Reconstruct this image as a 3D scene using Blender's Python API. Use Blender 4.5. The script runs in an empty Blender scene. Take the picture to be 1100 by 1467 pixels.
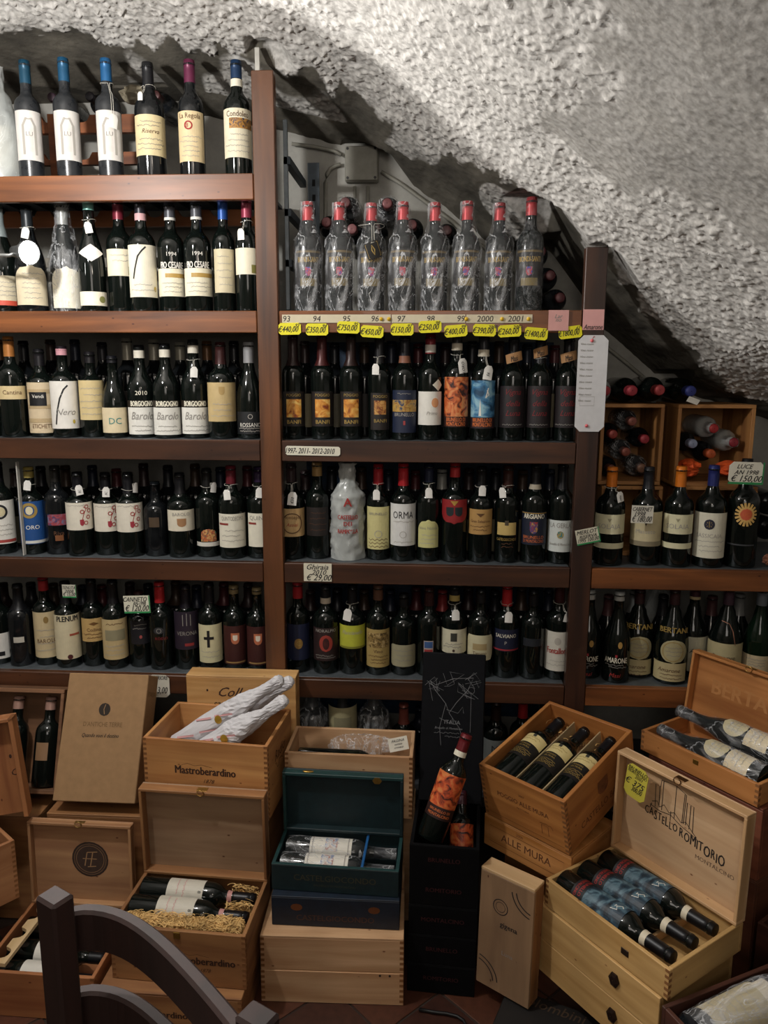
import bpy, math, random
import numpy as np
from mathutils import Matrix, Vector
random.seed(7); np.random.seed(7)
SC = bpy.context.scene
COL = SC.collection
PI = math.pi

# ------------------------------------------------------------------ camera, light, exposure
FPX = 1100.0
YAW, PIT, ROLL = math.radians(3.5), math.radians(10.3), math.radians(.184)
CAM = Vector((0, -2.2, 1.6))
MR = Matrix.Rotation(YAW, 3, 'Z') @ Matrix.Rotation(PI/2-PIT, 3, 'X') @ Matrix.Rotation(ROLL, 3, 'Z')
cd = bpy.data.cameras.new('camera'); cam = bpy.data.objects.new('camera', cd); COL.objects.link(cam)
cd.sensor_fit = 'VERTICAL'; cd.sensor_height = 36; cd.lens = FPX/1467*36; cd.clip_start = .02
cam.matrix_world = Matrix.Translation(CAM) @ MR.to_4x4()
SC.camera = cam
SC.view_settings.view_transform = 'Standard'; SC.view_settings.look = 'None'
SC.view_settings.gamma = 1; SC.view_settings.use_curve_mapping = False
SC.view_settings.exposure = 0.84
w = bpy.data.worlds.new('cellar_air'); SC.world = w; w.use_nodes = True
w.node_tree.nodes['Background'].inputs[0].default_value = (.75, .85, 1, 1)
w.node_tree.nodes['Background'].inputs[1].default_value = .035
def lamp(name, kind, loc, power, col, size=.1, aim=None, **k):
    d = bpy.data.lights.new(name, kind); o = bpy.data.objects.new(name, d); COL.objects.link(o)
    d.energy = power; d.color = col; o.location = loc
    if kind == 'AREA':
        d.size = size
    else:
        d.shadow_soft_size = size
    for a, b in k.items(): setattr(d, a, b)
    if aim is not None:
        o.rotation_euler = (Vector(aim)-Vector(loc)).to_track_quat('-Z', 'Y').to_euler()
    return o
lamp('key_lamp', 'POINT', (-1.05, -.92, 2.2), 28, (1, .975, .94), .04)
lamp('front_fill', 'POINT', (.2, -2.3, 2.3), 12, (1, .87, .73), .15)  # added warm fill, no such fixture in the cellar
lamp('rear_fill', 'AREA', (0, -3.4, 2.1), 6, (1, .92, .84), 1.0, (0, 0, 1.2))  # unseen soft fill added behind the camera

# ------------------------------------------------------------------ pixel helpers (frame 1100 x 1467)
def ray(x, y): return MR @ Vector(((x-550)/FPX, -(y-733.5)/FPX, -1))
def onY(x, y, Y):
    v = ray(x, y); return CAM + v*((Y-CAM.y)/v.y)
def onZ(x, y, Z):
    v = ray(x, y); return CAM + v*((Z-CAM.z)/v.z)

# ------------------------------------------------------------------ materials
def hexc(h):
    if not isinstance(h, str): return tuple(h)
    v = [int(h[i:i+2], 16)/255 for i in (0, 2, 4)]
    return tuple(x/12.92 if x <= .04045 else ((x+.055)/1.055)**2.4 for x in v)
MATS = {}
def newmat(name):
    m = bpy.data.materials.new(name); m.use_nodes = True
    nt = m.node_tree; return m, nt, nt.nodes['Principled BSDF']
def paint(h, rough=.6, metal=0, spec=.5, noise=.12, coat=0):
    key = (str(h), rough, metal, noise, coat)
    if key in MATS: return MATS[key]
    m, nt, b = newmat('paint_'+str(len(MATS))); c = hexc(h)
    b.inputs['Roughness'].default_value = rough; b.inputs['Metallic'].default_value = metal
    b.inputs['Specular IOR Level'].default_value = spec; b.inputs['Coat Weight'].default_value = coat
    if noise:
        n = nt.nodes.new('ShaderNodeTexNoise'); n.inputs['Scale'].default_value = 45; n.inputs['Detail'].default_value = 3
        tc = nt.nodes.new('ShaderNodeTexCoord'); nt.links.new(tc.outputs['Object'], n.inputs['Vector'])
        r = nt.nodes.new('ShaderNodeValToRGB'); nt.links.new(n.outputs['Fac'], r.inputs['Fac'])
        r.color_ramp.elements[0].position = .3; r.color_ramp.elements[1].position = .7
        r.color_ramp.elements[0].color = (*[x*(1-noise) for x in c], 1)
        r.color_ramp.elements[1].color = (*[min(1, x*(1+noise)) for x in c], 1)
        nt.links.new(r.outputs['Color'], b.inputs['Base Color'])
    else: b.inputs['Base Color'].default_value = (*c, 1)
    MATS[key] = m; return m
def art(c1, c2, c3, scale=60, seed=0, rough=.5):
    key = ('art', c1, c2, c3, scale, seed)
    if key in MATS: return MATS[key]
    m, nt, b = newmat('artwork_'+str(len(MATS)))
    tc = nt.nodes.new('ShaderNodeTexCoord'); mp = nt.nodes.new('ShaderNodeMapping'); mp.inputs['Location'].default_value = (seed, seed*.7, seed*.3)
    n = nt.nodes.new('ShaderNodeTexNoise'); n.inputs['Scale'].default_value = scale; n.inputs['Detail'].default_value = 4; n.inputs['Distortion'].default_value = 1.2
    r = nt.nodes.new('ShaderNodeValToRGB'); e = r.color_ramp.elements
    e[0].position = .36; e[1].position = .64; e[0].color = (*hexc(c1), 1); e[1].color = (*hexc(c3), 1)
    x = e.new(.5); x.color = (*hexc(c2), 1)
    nt.links.new(tc.outputs['Object'], mp.inputs[0]); nt.links.new(mp.outputs[0], n.inputs['Vector'])
    nt.links.new(n.outputs['Fac'], r.inputs['Fac']); nt.links.new(r.outputs['Color'], b.inputs['Base Color'])
    b.inputs['Roughness'].default_value = rough
    MATS[key] = m; return m
def wood(c1, c2, axis='X', rough=.55, knots=True, scale=1.0, seed=0, coat=0):
    key = ('wood', c1, c2, axis, rough, knots, scale, seed, coat)
    if key in MATS: return MATS[key]
    m, nt, b = newmat('wood_'+str(len(MATS))); L = nt.links.new
    tc = nt.nodes.new('ShaderNodeTexCoord'); mp = nt.nodes.new('ShaderNodeMapping')
    s = [26*scale]*3; s['XYZ'.index(axis)] = 2.2*scale
    mp.inputs['Scale'].default_value = s; mp.inputs['Location'].default_value = (seed*3.1, seed*1.7, seed*2.3)
    oi = nt.nodes.new('ShaderNodeObjectInfo'); ad = nt.nodes.new('ShaderNodeVectorMath'); ad.operation = 'MULTIPLY_ADD'
    L(tc.outputs['Object'], mp.inputs[0])
    cx = nt.nodes.new('ShaderNodeCombineXYZ')
    for i in range(3): L(oi.outputs['Random'], cx.inputs[i])
    ad.inputs[1].default_value = (17, 23, 31); L(cx.outputs[0], ad.inputs[0]); L(mp.outputs[0], ad.inputs[2])
    n = nt.nodes.new('ShaderNodeTexNoise'); n.inputs['Scale'].default_value = 1; n.inputs['Detail'].default_value = 5; n.inputs['Distortion'].default_value = .6
    L(ad.outputs[0], n.inputs['Vector'])
    r = nt.nodes.new('ShaderNodeValToRGB'); e = r.color_ramp.elements; e[0].position = .3; e[1].position = .72
    e[0].color = (*hexc(c1), 1); e[1].color = (*hexc(c2), 1)
    L(n.outputs['Fac'], r.inputs['Fac']); out = r.outputs['Color']
    # broad blotches
    n2 = nt.nodes.new('ShaderNodeTexNoise'); n2.inputs['Scale'].default_value = 4; n2.inputs['Detail'].default_value = 2
    L(tc.outputs['Object'], n2.inputs['Vector'])
    mr = nt.nodes.new('ShaderNodeMapRange'); mr.inputs[1].default_value = .3; mr.inputs[2].default_value = .7; mr.inputs[3].default_value = .78; mr.inputs[4].default_value = 1.1
    L(n2.outputs['Fac'], mr.inputs[0]); mx = nt.nodes.new('ShaderNodeMix'); mx.data_type = 'RGBA'; mx.blend_type = 'MULTIPLY'; mx.inputs[0].default_value = 1
    L(out, mx.inputs[6]); L(mr.outputs[0], mx.inputs[7]); out = mx.outputs[2]
    if knots:
        v = nt.nodes.new('ShaderNodeTexVoronoi'); mp2 = nt.nodes.new('ShaderNodeMapping'); s2 = [11]*3; s2['XYZ'.index(axis)] = 6; s2 = [q*.55 for q in s2]; mp2.inputs['Scale'].default_value = s2
        ad2 = nt.nodes.new('ShaderNodeVectorMath'); ad2.operation = 'MULTIPLY_ADD'; ad2.inputs[1].default_value = (7, 11, 5)
        L(tc.outputs['Object'], mp2.inputs[0]); L(cx.outputs[0], ad2.inputs[0]); L(mp2.outputs[0], ad2.inputs[2]); L(ad2.outputs[0], v.inputs['Vector'])
        r2 = nt.nodes.new('ShaderNodeValToRGB'); r2.color_ramp.elements[0].position = .03; r2.color_ramp.elements[1].position = .085
        r2.color_ramp.elements[0].color = (.28, .13, .06, 1); r2.color_ramp.elements[1].color = (1, 1, 1, 1)
        L(v.outputs['Distance'], r2.inputs['Fac'])
        m3 = nt.nodes.new('ShaderNodeMix'); m3.data_type = 'RGBA'; m3.blend_type = 'MULTIPLY'; m3.inputs[0].default_value = 1
        L(out, m3.inputs[6]); L(r2.outputs['Color'], m3.inputs[7]); out = m3.outputs[2]
    L(out, b.inputs['Base Color']); b.inputs['Roughness'].default_value = rough; b.inputs['Coat Weight'].default_value = coat
    bp = nt.nodes.new('ShaderNodeBump'); bp.inputs['Strength'].default_value = .15; bp.inputs['Distance'].default_value = .002
    L(n.outputs['Fac'], bp.inputs['Height']); L(bp.outputs[0], b.inputs['Normal'])
    MATS[key] = m; return m
def glassmat(name, col, rough=.07, dust=0.0):
    key = ('glass', name)
    if key in MATS: return MATS[key]
    m, nt, b = newmat(name); L = nt.links.new
    b.inputs['Base Color'].default_value = (*col, 1); b.inputs['Roughness'].default_value = rough
    b.inputs['Specular IOR Level'].default_value = .5; b.inputs['IOR'].default_value = 1.5
    if dust:
        tc = nt.nodes.new('ShaderNodeTexCoord'); n = nt.nodes.new('ShaderNodeTexNoise'); n.inputs['Scale'].default_value = 30; n.inputs['Detail'].default_value = 5
        L(tc.outputs['Object'], n.inputs['Vector'])
        mr = nt.nodes.new('ShaderNodeMapRange'); mr.inputs[1].default_value = .3; mr.inputs[2].default_value = .7; mr.inputs[3].default_value = rough; mr.inputs[4].default_value = rough+dust
        L(n.outputs['Fac'], mr.inputs[0]); L(mr.outputs[0], b.inputs['Roughness'])
        r = nt.nodes.new('ShaderNodeValToRGB'); r.color_ramp.elements[0].color = (*col, 1); d = dust*.12; r.color_ramp.elements[1].color = (col[0]+d, col[1]+d, col[2]+d, 1)
        r.color_ramp.elements[0].position = .35; r.color_ramp.elements[1].position = .75
        L(n.outputs['Fac'], r.inputs['Fac']); L(r.outputs['Color'], b.inputs['Base Color'])
    MATS[key] = m; return m
G_DARK = glassmat('dark_bottle_glass', (.004, .006, .005))
G_DUST = glassmat('dusty_bottle_glass', (.009, .011, .014), .2, .22)
G_DUST2 = glassmat('slightly_dusty_glass', (.004, .005, .006), .09, .05)
G_GREEN = glassmat('green_bottle_glass', (.004, .012, .006))
def plastic(name='clear_plastic_wrap', lo=.06, hi=.6, scale=35, tint=(.9, .92, .95)):
    key = ('plastic', name)
    if key in MATS: return MATS[key]
    m, nt, b = newmat(name); L = nt.links.new
    b.inputs['Base Color'].default_value = (*tint, 1); b.inputs['Roughness'].default_value = .22; b.inputs['Specular IOR Level'].default_value = .9
    tc = nt.nodes.new('ShaderNodeTexCoord'); mp = nt.nodes.new('ShaderNodeMapping'); mp.inputs['Scale'].default_value = (1, 1, .45); mp.inputs['Rotation'].default_value = (.3, .5, .2)
    n = nt.nodes.new('ShaderNodeTexNoise'); n.inputs['Scale'].default_value = scale; n.inputs['Detail'].default_value = 6; n.inputs['Distortion'].default_value = 1.5
    L(tc.outputs['Object'], mp.inputs[0]); L(mp.outputs[0], n.inputs['Vector'])
    mr = nt.nodes.new('ShaderNodeMapRange'); mr.inputs[1].default_value = .5; mr.inputs[2].default_value = .78; mr.inputs[3].default_value = lo; mr.inputs[4].default_value = hi
    L(n.outputs['Fac'], mr.inputs[0])
    n2 = nt.nodes.new('ShaderNodeTexNoise'); n2.inputs['Scale'].default_value = scale*.8; n2.inputs['Detail'].default_value = 3; n2.inputs['Distortion'].default_value = 2.5
    L(mp.outputs[0], n2.inputs['Vector']); sb = nt.nodes.new('ShaderNodeMath'); sb.operation = 'SUBTRACT'; sb.inputs[1].default_value = .5; ab = nt.nodes.new('ShaderNodeMath'); ab.operation = 'ABSOLUTE'
    L(n2.outputs['Fac'], sb.inputs[0]); L(sb.outputs[0], ab.inputs[0]); mr2 = nt.nodes.new('ShaderNodeMapRange'); mr2.inputs[1].default_value = 0; mr2.inputs[2].default_value = .022; mr2.inputs[3].default_value = hi; mr2.inputs[4].default_value = 0; L(ab.outputs[0], mr2.inputs[0])
    mm = nt.nodes.new('ShaderNodeMath'); mm.operation = 'MAXIMUM'; L(mr.outputs[0], mm.inputs[0]); L(mr2.outputs[0], mm.inputs[1]); mr = mm
    t = nt.nodes.new('ShaderNodeBsdfTransparent'); mx = nt.nodes.new('ShaderNodeMixShader')
    L(mr.outputs[0], mx.inputs[0]); L(t.outputs[0], mx.inputs[1]); L(b.outputs[0], mx.inputs[2])
    bp = nt.nodes.new('ShaderNodeBump'); bp.inputs['Strength'].default_value = .5; bp.inputs['Distance'].default_value = .004
    L(n.outputs['Fac'], bp.inputs['Height']); L(bp.outputs[0], b.inputs['Normal'])
    L(mx.outputs[0], nt.nodes['Material Output'].inputs['Surface'])
    MATS[key] = m; return m
WRAP = plastic('clear_plastic_wrap', .05, .6, 20); THIN = plastic('thin_film', .02, .2, 40); WRAPM = plastic('milky_plastic_bag', .6, .85, 14, (.62, .65, .63)); WRAPC = plastic('shiny_cellophane', .03, .5, 22)

# ------------------------------------------------------------------ mesh helpers
def mesh(name, vs, fs, mats, idx=None, smooth=False):
    me = bpy.data.meshes.new(name); me.from_pydata([tuple(v) for v in vs], [], fs)
    if not isinstance(mats, (list, tuple)): mats = [mats]
    for m in mats: me.materials.append(m)
    if idx is not None: me.polygons.foreach_set('material_index', idx)
    if smooth: me.polygons.foreach_set('use_smooth', [True]*len(fs))
    me.update(); return me
def put(name, me, parent=None, loc=None, rot=None):
    o = bpy.data.objects.new(name, me); COL.objects.link(o)
    if parent: o.parent = parent
    if loc is not None: o.location = loc
    if rot is not None: o.rotation_euler = rot
    return o
def mk(name, vs, fs, mat, parent=None, smooth=False, idx=None): return put(name, mesh(name, vs, fs, mat, idx, smooth), parent)
def tag(o, label=None, cat=None, group=None, kind=None):
    if label: o['label'] = label
    if cat: o['category'] = cat
    if group: o['group'] = group
    if kind: o['kind'] = kind
    return o
def thing(name, label, cat, loc=(0, 0, 0), rot=(0, 0, 0), group=None, M=None):
    o = bpy.data.objects.new(name, None); COL.objects.link(o); o.empty_display_size = .05
    if M is not None: o.matrix_world = M
    else: o.location = loc; o.rotation_euler = rot
    return tag(o, label, cat, group)
def box(x0, x1, y0, y1, z0, z1, c=.0012):
    """chamfered box: 24 corners"""
    vs = []; fs = []
    X, Y, Z = (x0, x1), (y0, y1), (z0, z1)
    c = min(c, (x1-x0)*.3, (y1-y0)*.3, (z1-z0)*.3)
    ix = {}
    for i in (0, 1):
        for j in (0, 1):
            for k in (0, 1):
                s = (1-2*i, 1-2*j, 1-2*k); p = [X[i], Y[j], Z[k]]
                for a in range(3):
                    q = [p[b]+(0 if b == a else s[b]*c) for b in range(3)]
                    ix[i, j, k, a] = len(vs); vs.append(q)
    def quad(l): fs.append(l)
    for s in (0, 1):
        quad([ix[s, 0, 0, 0], ix[s, 1, 0, 0], ix[s, 1, 1, 0], ix[s, 0, 1, 0]])
        quad([ix[0, s, 0, 1], ix[1, s, 0, 1], ix[1, s, 1, 1], ix[0, s, 1, 1]])
        quad([ix[0, 0, s, 2], ix[1, 0, s, 2], ix[1, 1, s, 2], ix[0, 1, s, 2]])
    for a in (0, 1):
        for b in (0, 1):
            quad([ix[a, b, 0, 0], ix[a, b, 1, 0], ix[a, b, 1, 1], ix[a, b, 0, 1]])
            quad([ix[a, 0, b, 0], ix[a, 1, b, 0], ix[a, 1, b, 2], ix[a, 0, b, 2]])
            quad([ix[0, a, b, 1], ix[1, a, b, 1], ix[1, a, b, 2], ix[0, a, b, 2]])
            for k in (0, 1): fs.append([ix[a, b, k, 0], ix[a, b, k, 1], ix[a, b, k, 2]])
    # orient outward
    ctr = Vector(((x0+x1)/2, (y0+y1)/2, (z0+z1)/2)); out = []
    for f in fs:
        p = [Vector(vs[i]) for i in f]; n = (p[1]-p[0]).cross(p[2]-p[0])
        out.append(f if n.dot(sum(p, Vector())/len(p)-ctr) > 0 else f[::-1])
    return vs, out
def join(parts):
    vs = []; fs = []
    for v, f in parts:
        o = len(vs); vs += list(v); fs += [[i+o for i in q] for q in f]
    return vs, fs
def bx(name, dims, mat, parent=None, c=.0012):
    return mk(name, *box(*dims, c), mat, parent)
def tube(pts, r, n=8, closed=False, flat=None):
    pts = [Vector(p) for p in pts]; vs = []; fs = []; N = len(pts)
    rr = r if isinstance(r, (list, tuple)) else [r]*N
    up = Vector((0, 0, 1))
    for i, p in enumerate(pts):
        a = pts[(i-1) % N] if (closed or i > 0) else p; b = pts[(i+1) % N] if (closed or i < N-1) else p
        t = (b-a).normalized(); u = up if abs(t.z) < .95 else Vector((1, 0, 0))
        s = t.cross(u).normalized(); q = s.cross(t)
        for k in range(n):
            an = 2*PI*k/n; vs.append(p+s*math.cos(an)*rr[i]+q*math.sin(an)*rr[i]*(flat or 1))
    for i in range(N if closed else N-1):
        j = (i+1) % N
        for k in range(n): fs.append([i*n+k, i*n+(k+1) % n, j*n+(k+1) % n, j*n+k])
    if not closed: fs += [list(range(n))[::-1], [(N-1)*n+k for k in range(n)]]
    return vs, fs
def lathe(prof, n=24, noise=0, seed=0, cap=True):
    rng = random.Random(seed); vs = []; fs = []
    for (r, z) in prof:
        for k in range(n):
            a = 2*PI*k/n; q = r*(1+rng.uniform(-noise, noise)) if noise else r
            vs.append((q*math.cos(a), q*math.sin(a), z))
    for i in range(len(prof)-1):
        for k in range(n): fs.append([i*n+k, i*n+(k+1) % n, (i+1)*n+(k+1) % n, (i+1)*n+k])
    if cap: fs += [list(range(n))[::-1], [(len(prof)-1)*n+k for k in range(n)]]
    return vs, fs

# ------------------------------------------------------------------ lettering and flat print
TXT = {}
def text2d(s, shear=0, bold=0):
    key = (s, shear)
    if key in TXT: return TXT[key]
    c = bpy.data.curves.new('t', 'FONT'); c.body = s; c.size = 1; c.shear = shear; c.resolution_u = 2
    c.align_x = 'CENTER'; c.align_y = 'CENTER'
    o = bpy.data.objects.new('t', c); COL.objects.link(o)
    dg = bpy.context.evaluated_depsgraph_get(); me = bpy.data.meshes.new_from_object(o.evaluated_get(dg))
    v = [(p.co.x, p.co.y) for p in me.vertices]; f = [list(p.vertices) for p in me.polygons]
    if v:
        ys = [p[1] for p in v]; xs = [p[0] for p in v]; my = (min(ys)+max(ys))/2; mx = (min(xs)+max(xs))/2
        hh = 0.72
        v = [((x-mx)/hh, (y-my)/hh) for x, y in v]
    bpy.data.objects.remove(o); bpy.data.curves.remove(c); bpy.data.meshes.remove(me)
    TXT[(s, shear)] = (v, f); return TXT[key]
SH = {
 'rect': lambda v: 1, 'circle': lambda v: math.sqrt(max(0, 1-(2*v-1)**2)), 'diamond': lambda v: 1-abs(2*v-1),
 'arch': lambda v: 1 if v < .62 else math.sqrt(max(0, 1-((v-.62)/.38)**2)),
 'shield': lambda v: 1 if v > .45 else math.sqrt(max(0, 1-((.45-v)/.45)**2)),
 'oct': lambda v: 1-.25*max(0, (abs(2*v-1)-.6)/.4), 'tag': lambda v: 1 if v < .75 else 1-.5*(v-.75)/.25,
 'round': lambda v: 1 if .15 < v < .85 else .8+.2*math.sqrt(max(0, 1-((abs(v-.5)-.35)/.15)**2)),
 'tri': lambda v: v,
}
class Print:
    """collects flat shapes in (x, y) metres, mapped later by fn(x, y, lift)"""
    def __init__(s): s.v = []; s.f = []; s.i = []; s.m = []; s.lift = .0003
    def mi(s, mat):
        if mat not in s.m: s.m.append(mat)
        return s.m.index(mat)
    def shape(s, x0, x1, y0, y1, kind, mat, ncol=None):
        fn = SH[kind]; rows = 1 if kind == 'rect' else 14
        cols = ncol or max(2, int((x1-x0)/.006)+1); o = len(s.v); cx = (x0+x1)/2; hw = (x1-x0)/2
        s.lift += .00006
        for r in range(rows+1):
            v = r/rows; h = fn(v)*hw
            for c in range(cols+1): s.v.append((cx+(2*c/cols-1)*h, y0+(y1-y0)*v, s.lift))
        k = s.mi(mat)
        for r in range(rows):
            for c in range(cols):
                a = o+r*(cols+1)+c; s.f.append([a, a+1, a+cols+2, a+cols+1]); s.i.append(k)
    def text(s, t, x, y, h, mat, shear=0, bold=0, rot=0, sx=1, fit=None):
        v, f = text2d(t, shear, bold); o = len(s.v); ca, sa = math.cos(rot), math.sin(rot); k = s.mi(mat)
        if fit and v:
            wd = max(p[0] for p in v)-min(p[0] for p in v); sx = min(sx, fit/(wd*h))
        for dx, dy in (((0, 0),) if not bold else ((-bold*1.3, 0), (bold*1.3, 0), (0, bold))):      # heavier strokes: overprinted
            o = len(s.v)
            for a, b in v:
                a = (a*sx+dx)*h; b = (b+dy)*h; s.v.append((x+a*ca-b*sa, y+a*sa+b*ca, s.lift+.00025+dx*.0005+dy*.001))
            for q in f: s.f.append([i+o for i in q]); s.i.append(k)
    def line(s, pts, wd, mat, closed=False):
        k = s.mi(mat); o = len(s.v); n = len(pts); P = [Vector(p) for p in pts]
        for i, p in enumerate(P):
            a = P[i-1] if (i or closed) else p; b = P[(i+1) % n] if (i < n-1 or closed) else p
            t = (b-a); t = t.normalized() if t.length > 1e-9 else Vector((1, 0)); nn = Vector((-t.y, t.x))*wd/2
            s.v.append((*(p+nn), s.lift+.0002)); s.v.append((*(p-nn), s.lift+.0002))
        for i in range(n if closed else n-1):
            j = (i+1) % n; s.f.append([o+2*i, o+2*i+1, o+2*j+1, o+2*j]); s.i.append(k)
    def ring(s, x, y, r, wd, mat, sx=1):
        s.line([(x+r*sx*math.cos(2*PI*i/24), y+r*math.sin(2*PI*i/24)) for i in range(24)], wd, mat, True)
    def scribble(s, x0, x1, y, h, wd, mat, seed=0):
        rng = random.Random(seed); n = max(4, int((x1-x0)/(h*.5))); 
        s.line([(x0+(x1-x0)*i/n, y+h/2*rng.uniform(-1, 1)) for i in range(n+1)], wd, mat)
    def make(s, name, parent, fn):
        if not s.v: return None
        return mk(name, [fn(*p) for p in s.v], s.f, s.m, parent, idx=s.i)
def cyl(r, a0=0): return lambda x, y, l: ((r+l)*math.sin(a0+x/r), -(r+l)*math.cos(a0+x/r), y)
def front(y, z0=0): return lambda x, z, l: (x, y-l, z0+z)

INK = paint('1b1a1c', .7, noise=0); GREY = paint('8a8680', .7, noise=0); LGREY = paint('a9a49c', .7, noise=0)
GOLD = paint('a58a4a', .5, .1, noise=0); RED = paint('9c2a26', .6, noise=0); WHITE = paint('e6e2d8', .6, noise=.03)
DRED = paint('7a1c22', .6, noise=0); ORANGE = paint('d2703a', .6, noise=0)
CC = dict(cream='e3d9bf', white='e4e1da', tan='cbb283', beige='d8c9a8', ivory='ece6d2', black='15151a', navy='141c38', dblue='1b2748',
          yellow='d8d070', grey='9a958c', brown='2a1a16', dred='4a1216', orange='c9653a', blue='2f6f9c', kraft='b58a5f', dark='101014')
INKS = dict(ink=INK, grey=GREY, lgrey=LGREY, gold=GOLD, red=RED, white=WHITE, dred=DRED, orange=ORANGE, teal=paint('2f7f7a', .6, noise=0), pink=paint('cf8f90', .6, noise=0), blue=paint('2c4f8c', .6, noise=0), brown=paint('5b3a24', .7, noise=0), green=paint('2d8a4f', .6, noise=0))
def lm(c):
    if not isinstance(c, str): return c
    if c in INKS and c not in CC: return INKS[c]
    return paint(CC.get(c, c), .55, noise=.06)

# ------------------------------------------------------------------ bottles
def profile(shape, H, r):
    rn = min(.0150, r*.42)
    if shape == 'bordeaux': P = [(0, .003), (.92, 0), (.98, .004), (1, .012), (1, .585), (.985, .62), (.93, .652), (.80, .685), (.62, .71), (.48, .735), (.42, .77)]
    elif shape == 'burgundy': P = [(0, .003), (.92, 0), (.98, .004), (1, .012), (1, .42), (.97, .47), (.89, .53), (.77, .59), (.62, .65), (.50, .70), (.43, .76)]
    elif shape == 'barolo': P = [(0, .003), (.92, 0), (.98, .004), (1, .012), (1, .50), (.98, .545), (.92, .585), (.82, .625), (.66, .67), (.52, .71), (.43, .76)]
    elif shape == 'angular': P = [(0, .003), (.90, 0), (.95, .004), (.97, .012), (1.0, .60), (.99, .635), (.93, .665), (.78, .69), (.58, .71), (.46, .735), (.42, .77)]
    out = []
    for a, z in P:
        rr = a*r
        if z > .6: rr = max(rr, rn)
        out.append((max(rr, .0005), z*H))
    out += [(rn, .80*H), (rn*.97, .955*H), (rn*1.08, .957*H), (rn*1.08, .972*H), (rn*.97, .975*H), (rn*.97, H), (.001, H)]
    return out
def rad_at(prof, z):
    for (r0, z0), (r1, z1) in zip(prof[2:], prof[3:]):
        if z0 <= z <= z1 and z1 > z0: return r0+(r1-r0)*(z-z0)/(z1-z0)
    return prof[-2][0]
BM = {}
def bottle_parts(root, H, r, shape, cap, capz, glass, band=None, embossed=False):
    H = round(H/.004)*.004; r = round(r/.001)*.001; key = (H, r, shape, glass.name); prof = profile(shape, H, r)
    if key not in BM: v, f = lathe(prof); BM[key] = mesh('bottle_glass', v, f, glass, smooth=True)
    put('glass_body', BM[key], root)
    if cap:
        z0 = min(max(capz, .68*H), .93*H); key = (H, r, shape, cap, round(z0, 3))
        if key not in BM:
            rs = [(rad_at(prof, z)+.0007, z) for z in [z0+(H*.955-z0)*i/4 for i in range(5)]]
            rs += [(rs[-1][0]+.0009, H*.958), (rs[-1][0]+.0009, H*.975), (rs[-1][0], H*.978), (rs[-1][0]*.97, H+.0006), (rs[-1][0]*.85, H+.0014), (.001, H+.0014)]
            v, f = lathe(rs, 20, cap=False); BM[key] = mesh('capsule', v, f, paint(cap, .38, .25, noise=.08), smooth=True)
        put('capsule', BM[key], root)
    if band:
        b0, b1, bc = band
        key = (H, r, shape, bc, round(b0, 3), round(b1, 3))
        if key not in BM:
            v, f = lathe([(rad_at(prof, z)+.0013, z) for z in (b0, (b0+b1)/2, b1)], 20, cap=False); BM[key] = mesh('neck_band', v, f, lm(bc), smooth=True)
        put('neck_band', BM[key], root)
    return prof, H, r
def wrap_shell(root, prof, H, r, mat, seed, extra=.004, flare=False, name='plastic_wrap', amp=.06, tent=False, hmul=1.0, n=40):
    rng = random.Random(seed); rows = 36; vs = []; fs = []; ph = [rng.uniform(0, 6.28) for _ in range(8)]
    for i in range(rows+1):
        z = .001+(H*hmul-.001)*i/rows; pr = rad_at(prof, min(z, H*.95)) if z > .012 else r*.98
        for k in range(n):
            a = 2*PI*k/n
            q = math.sin(5*a+ph[0]+z*60)*.4+math.sin(9*a+ph[1]-z*90)*.35+math.sin(2*a+ph[2]+z*35)*.5+rng.uniform(-.5, .5)
            rr = pr+extra*.5+abs(q)*extra*.9+.0012
            if z > .66*H and z < .8*H: rr += extra*.8
            if tent and z > .60*H: rr = max(rr, (r*1.04+(.017-r)*min(1, (z/H-.60)/.30)**.8)*(1+.03*math.sin(7*a+ph[3])))
            if flare and z > H*.98: rr *= 1+.5*(z-H*.98)/(H*.05)
            vs.append((rr*math.cos(a), rr*math.sin(a), z))
    for i in range(rows):
        for k in range(n): fs.append([i*n+k, i*n+(k+1) % n, (i+1)*n+(k+1) % n, (i+1)*n+k])
    o = mk(name, vs, fs, mat, root, smooth=True); return o
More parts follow.
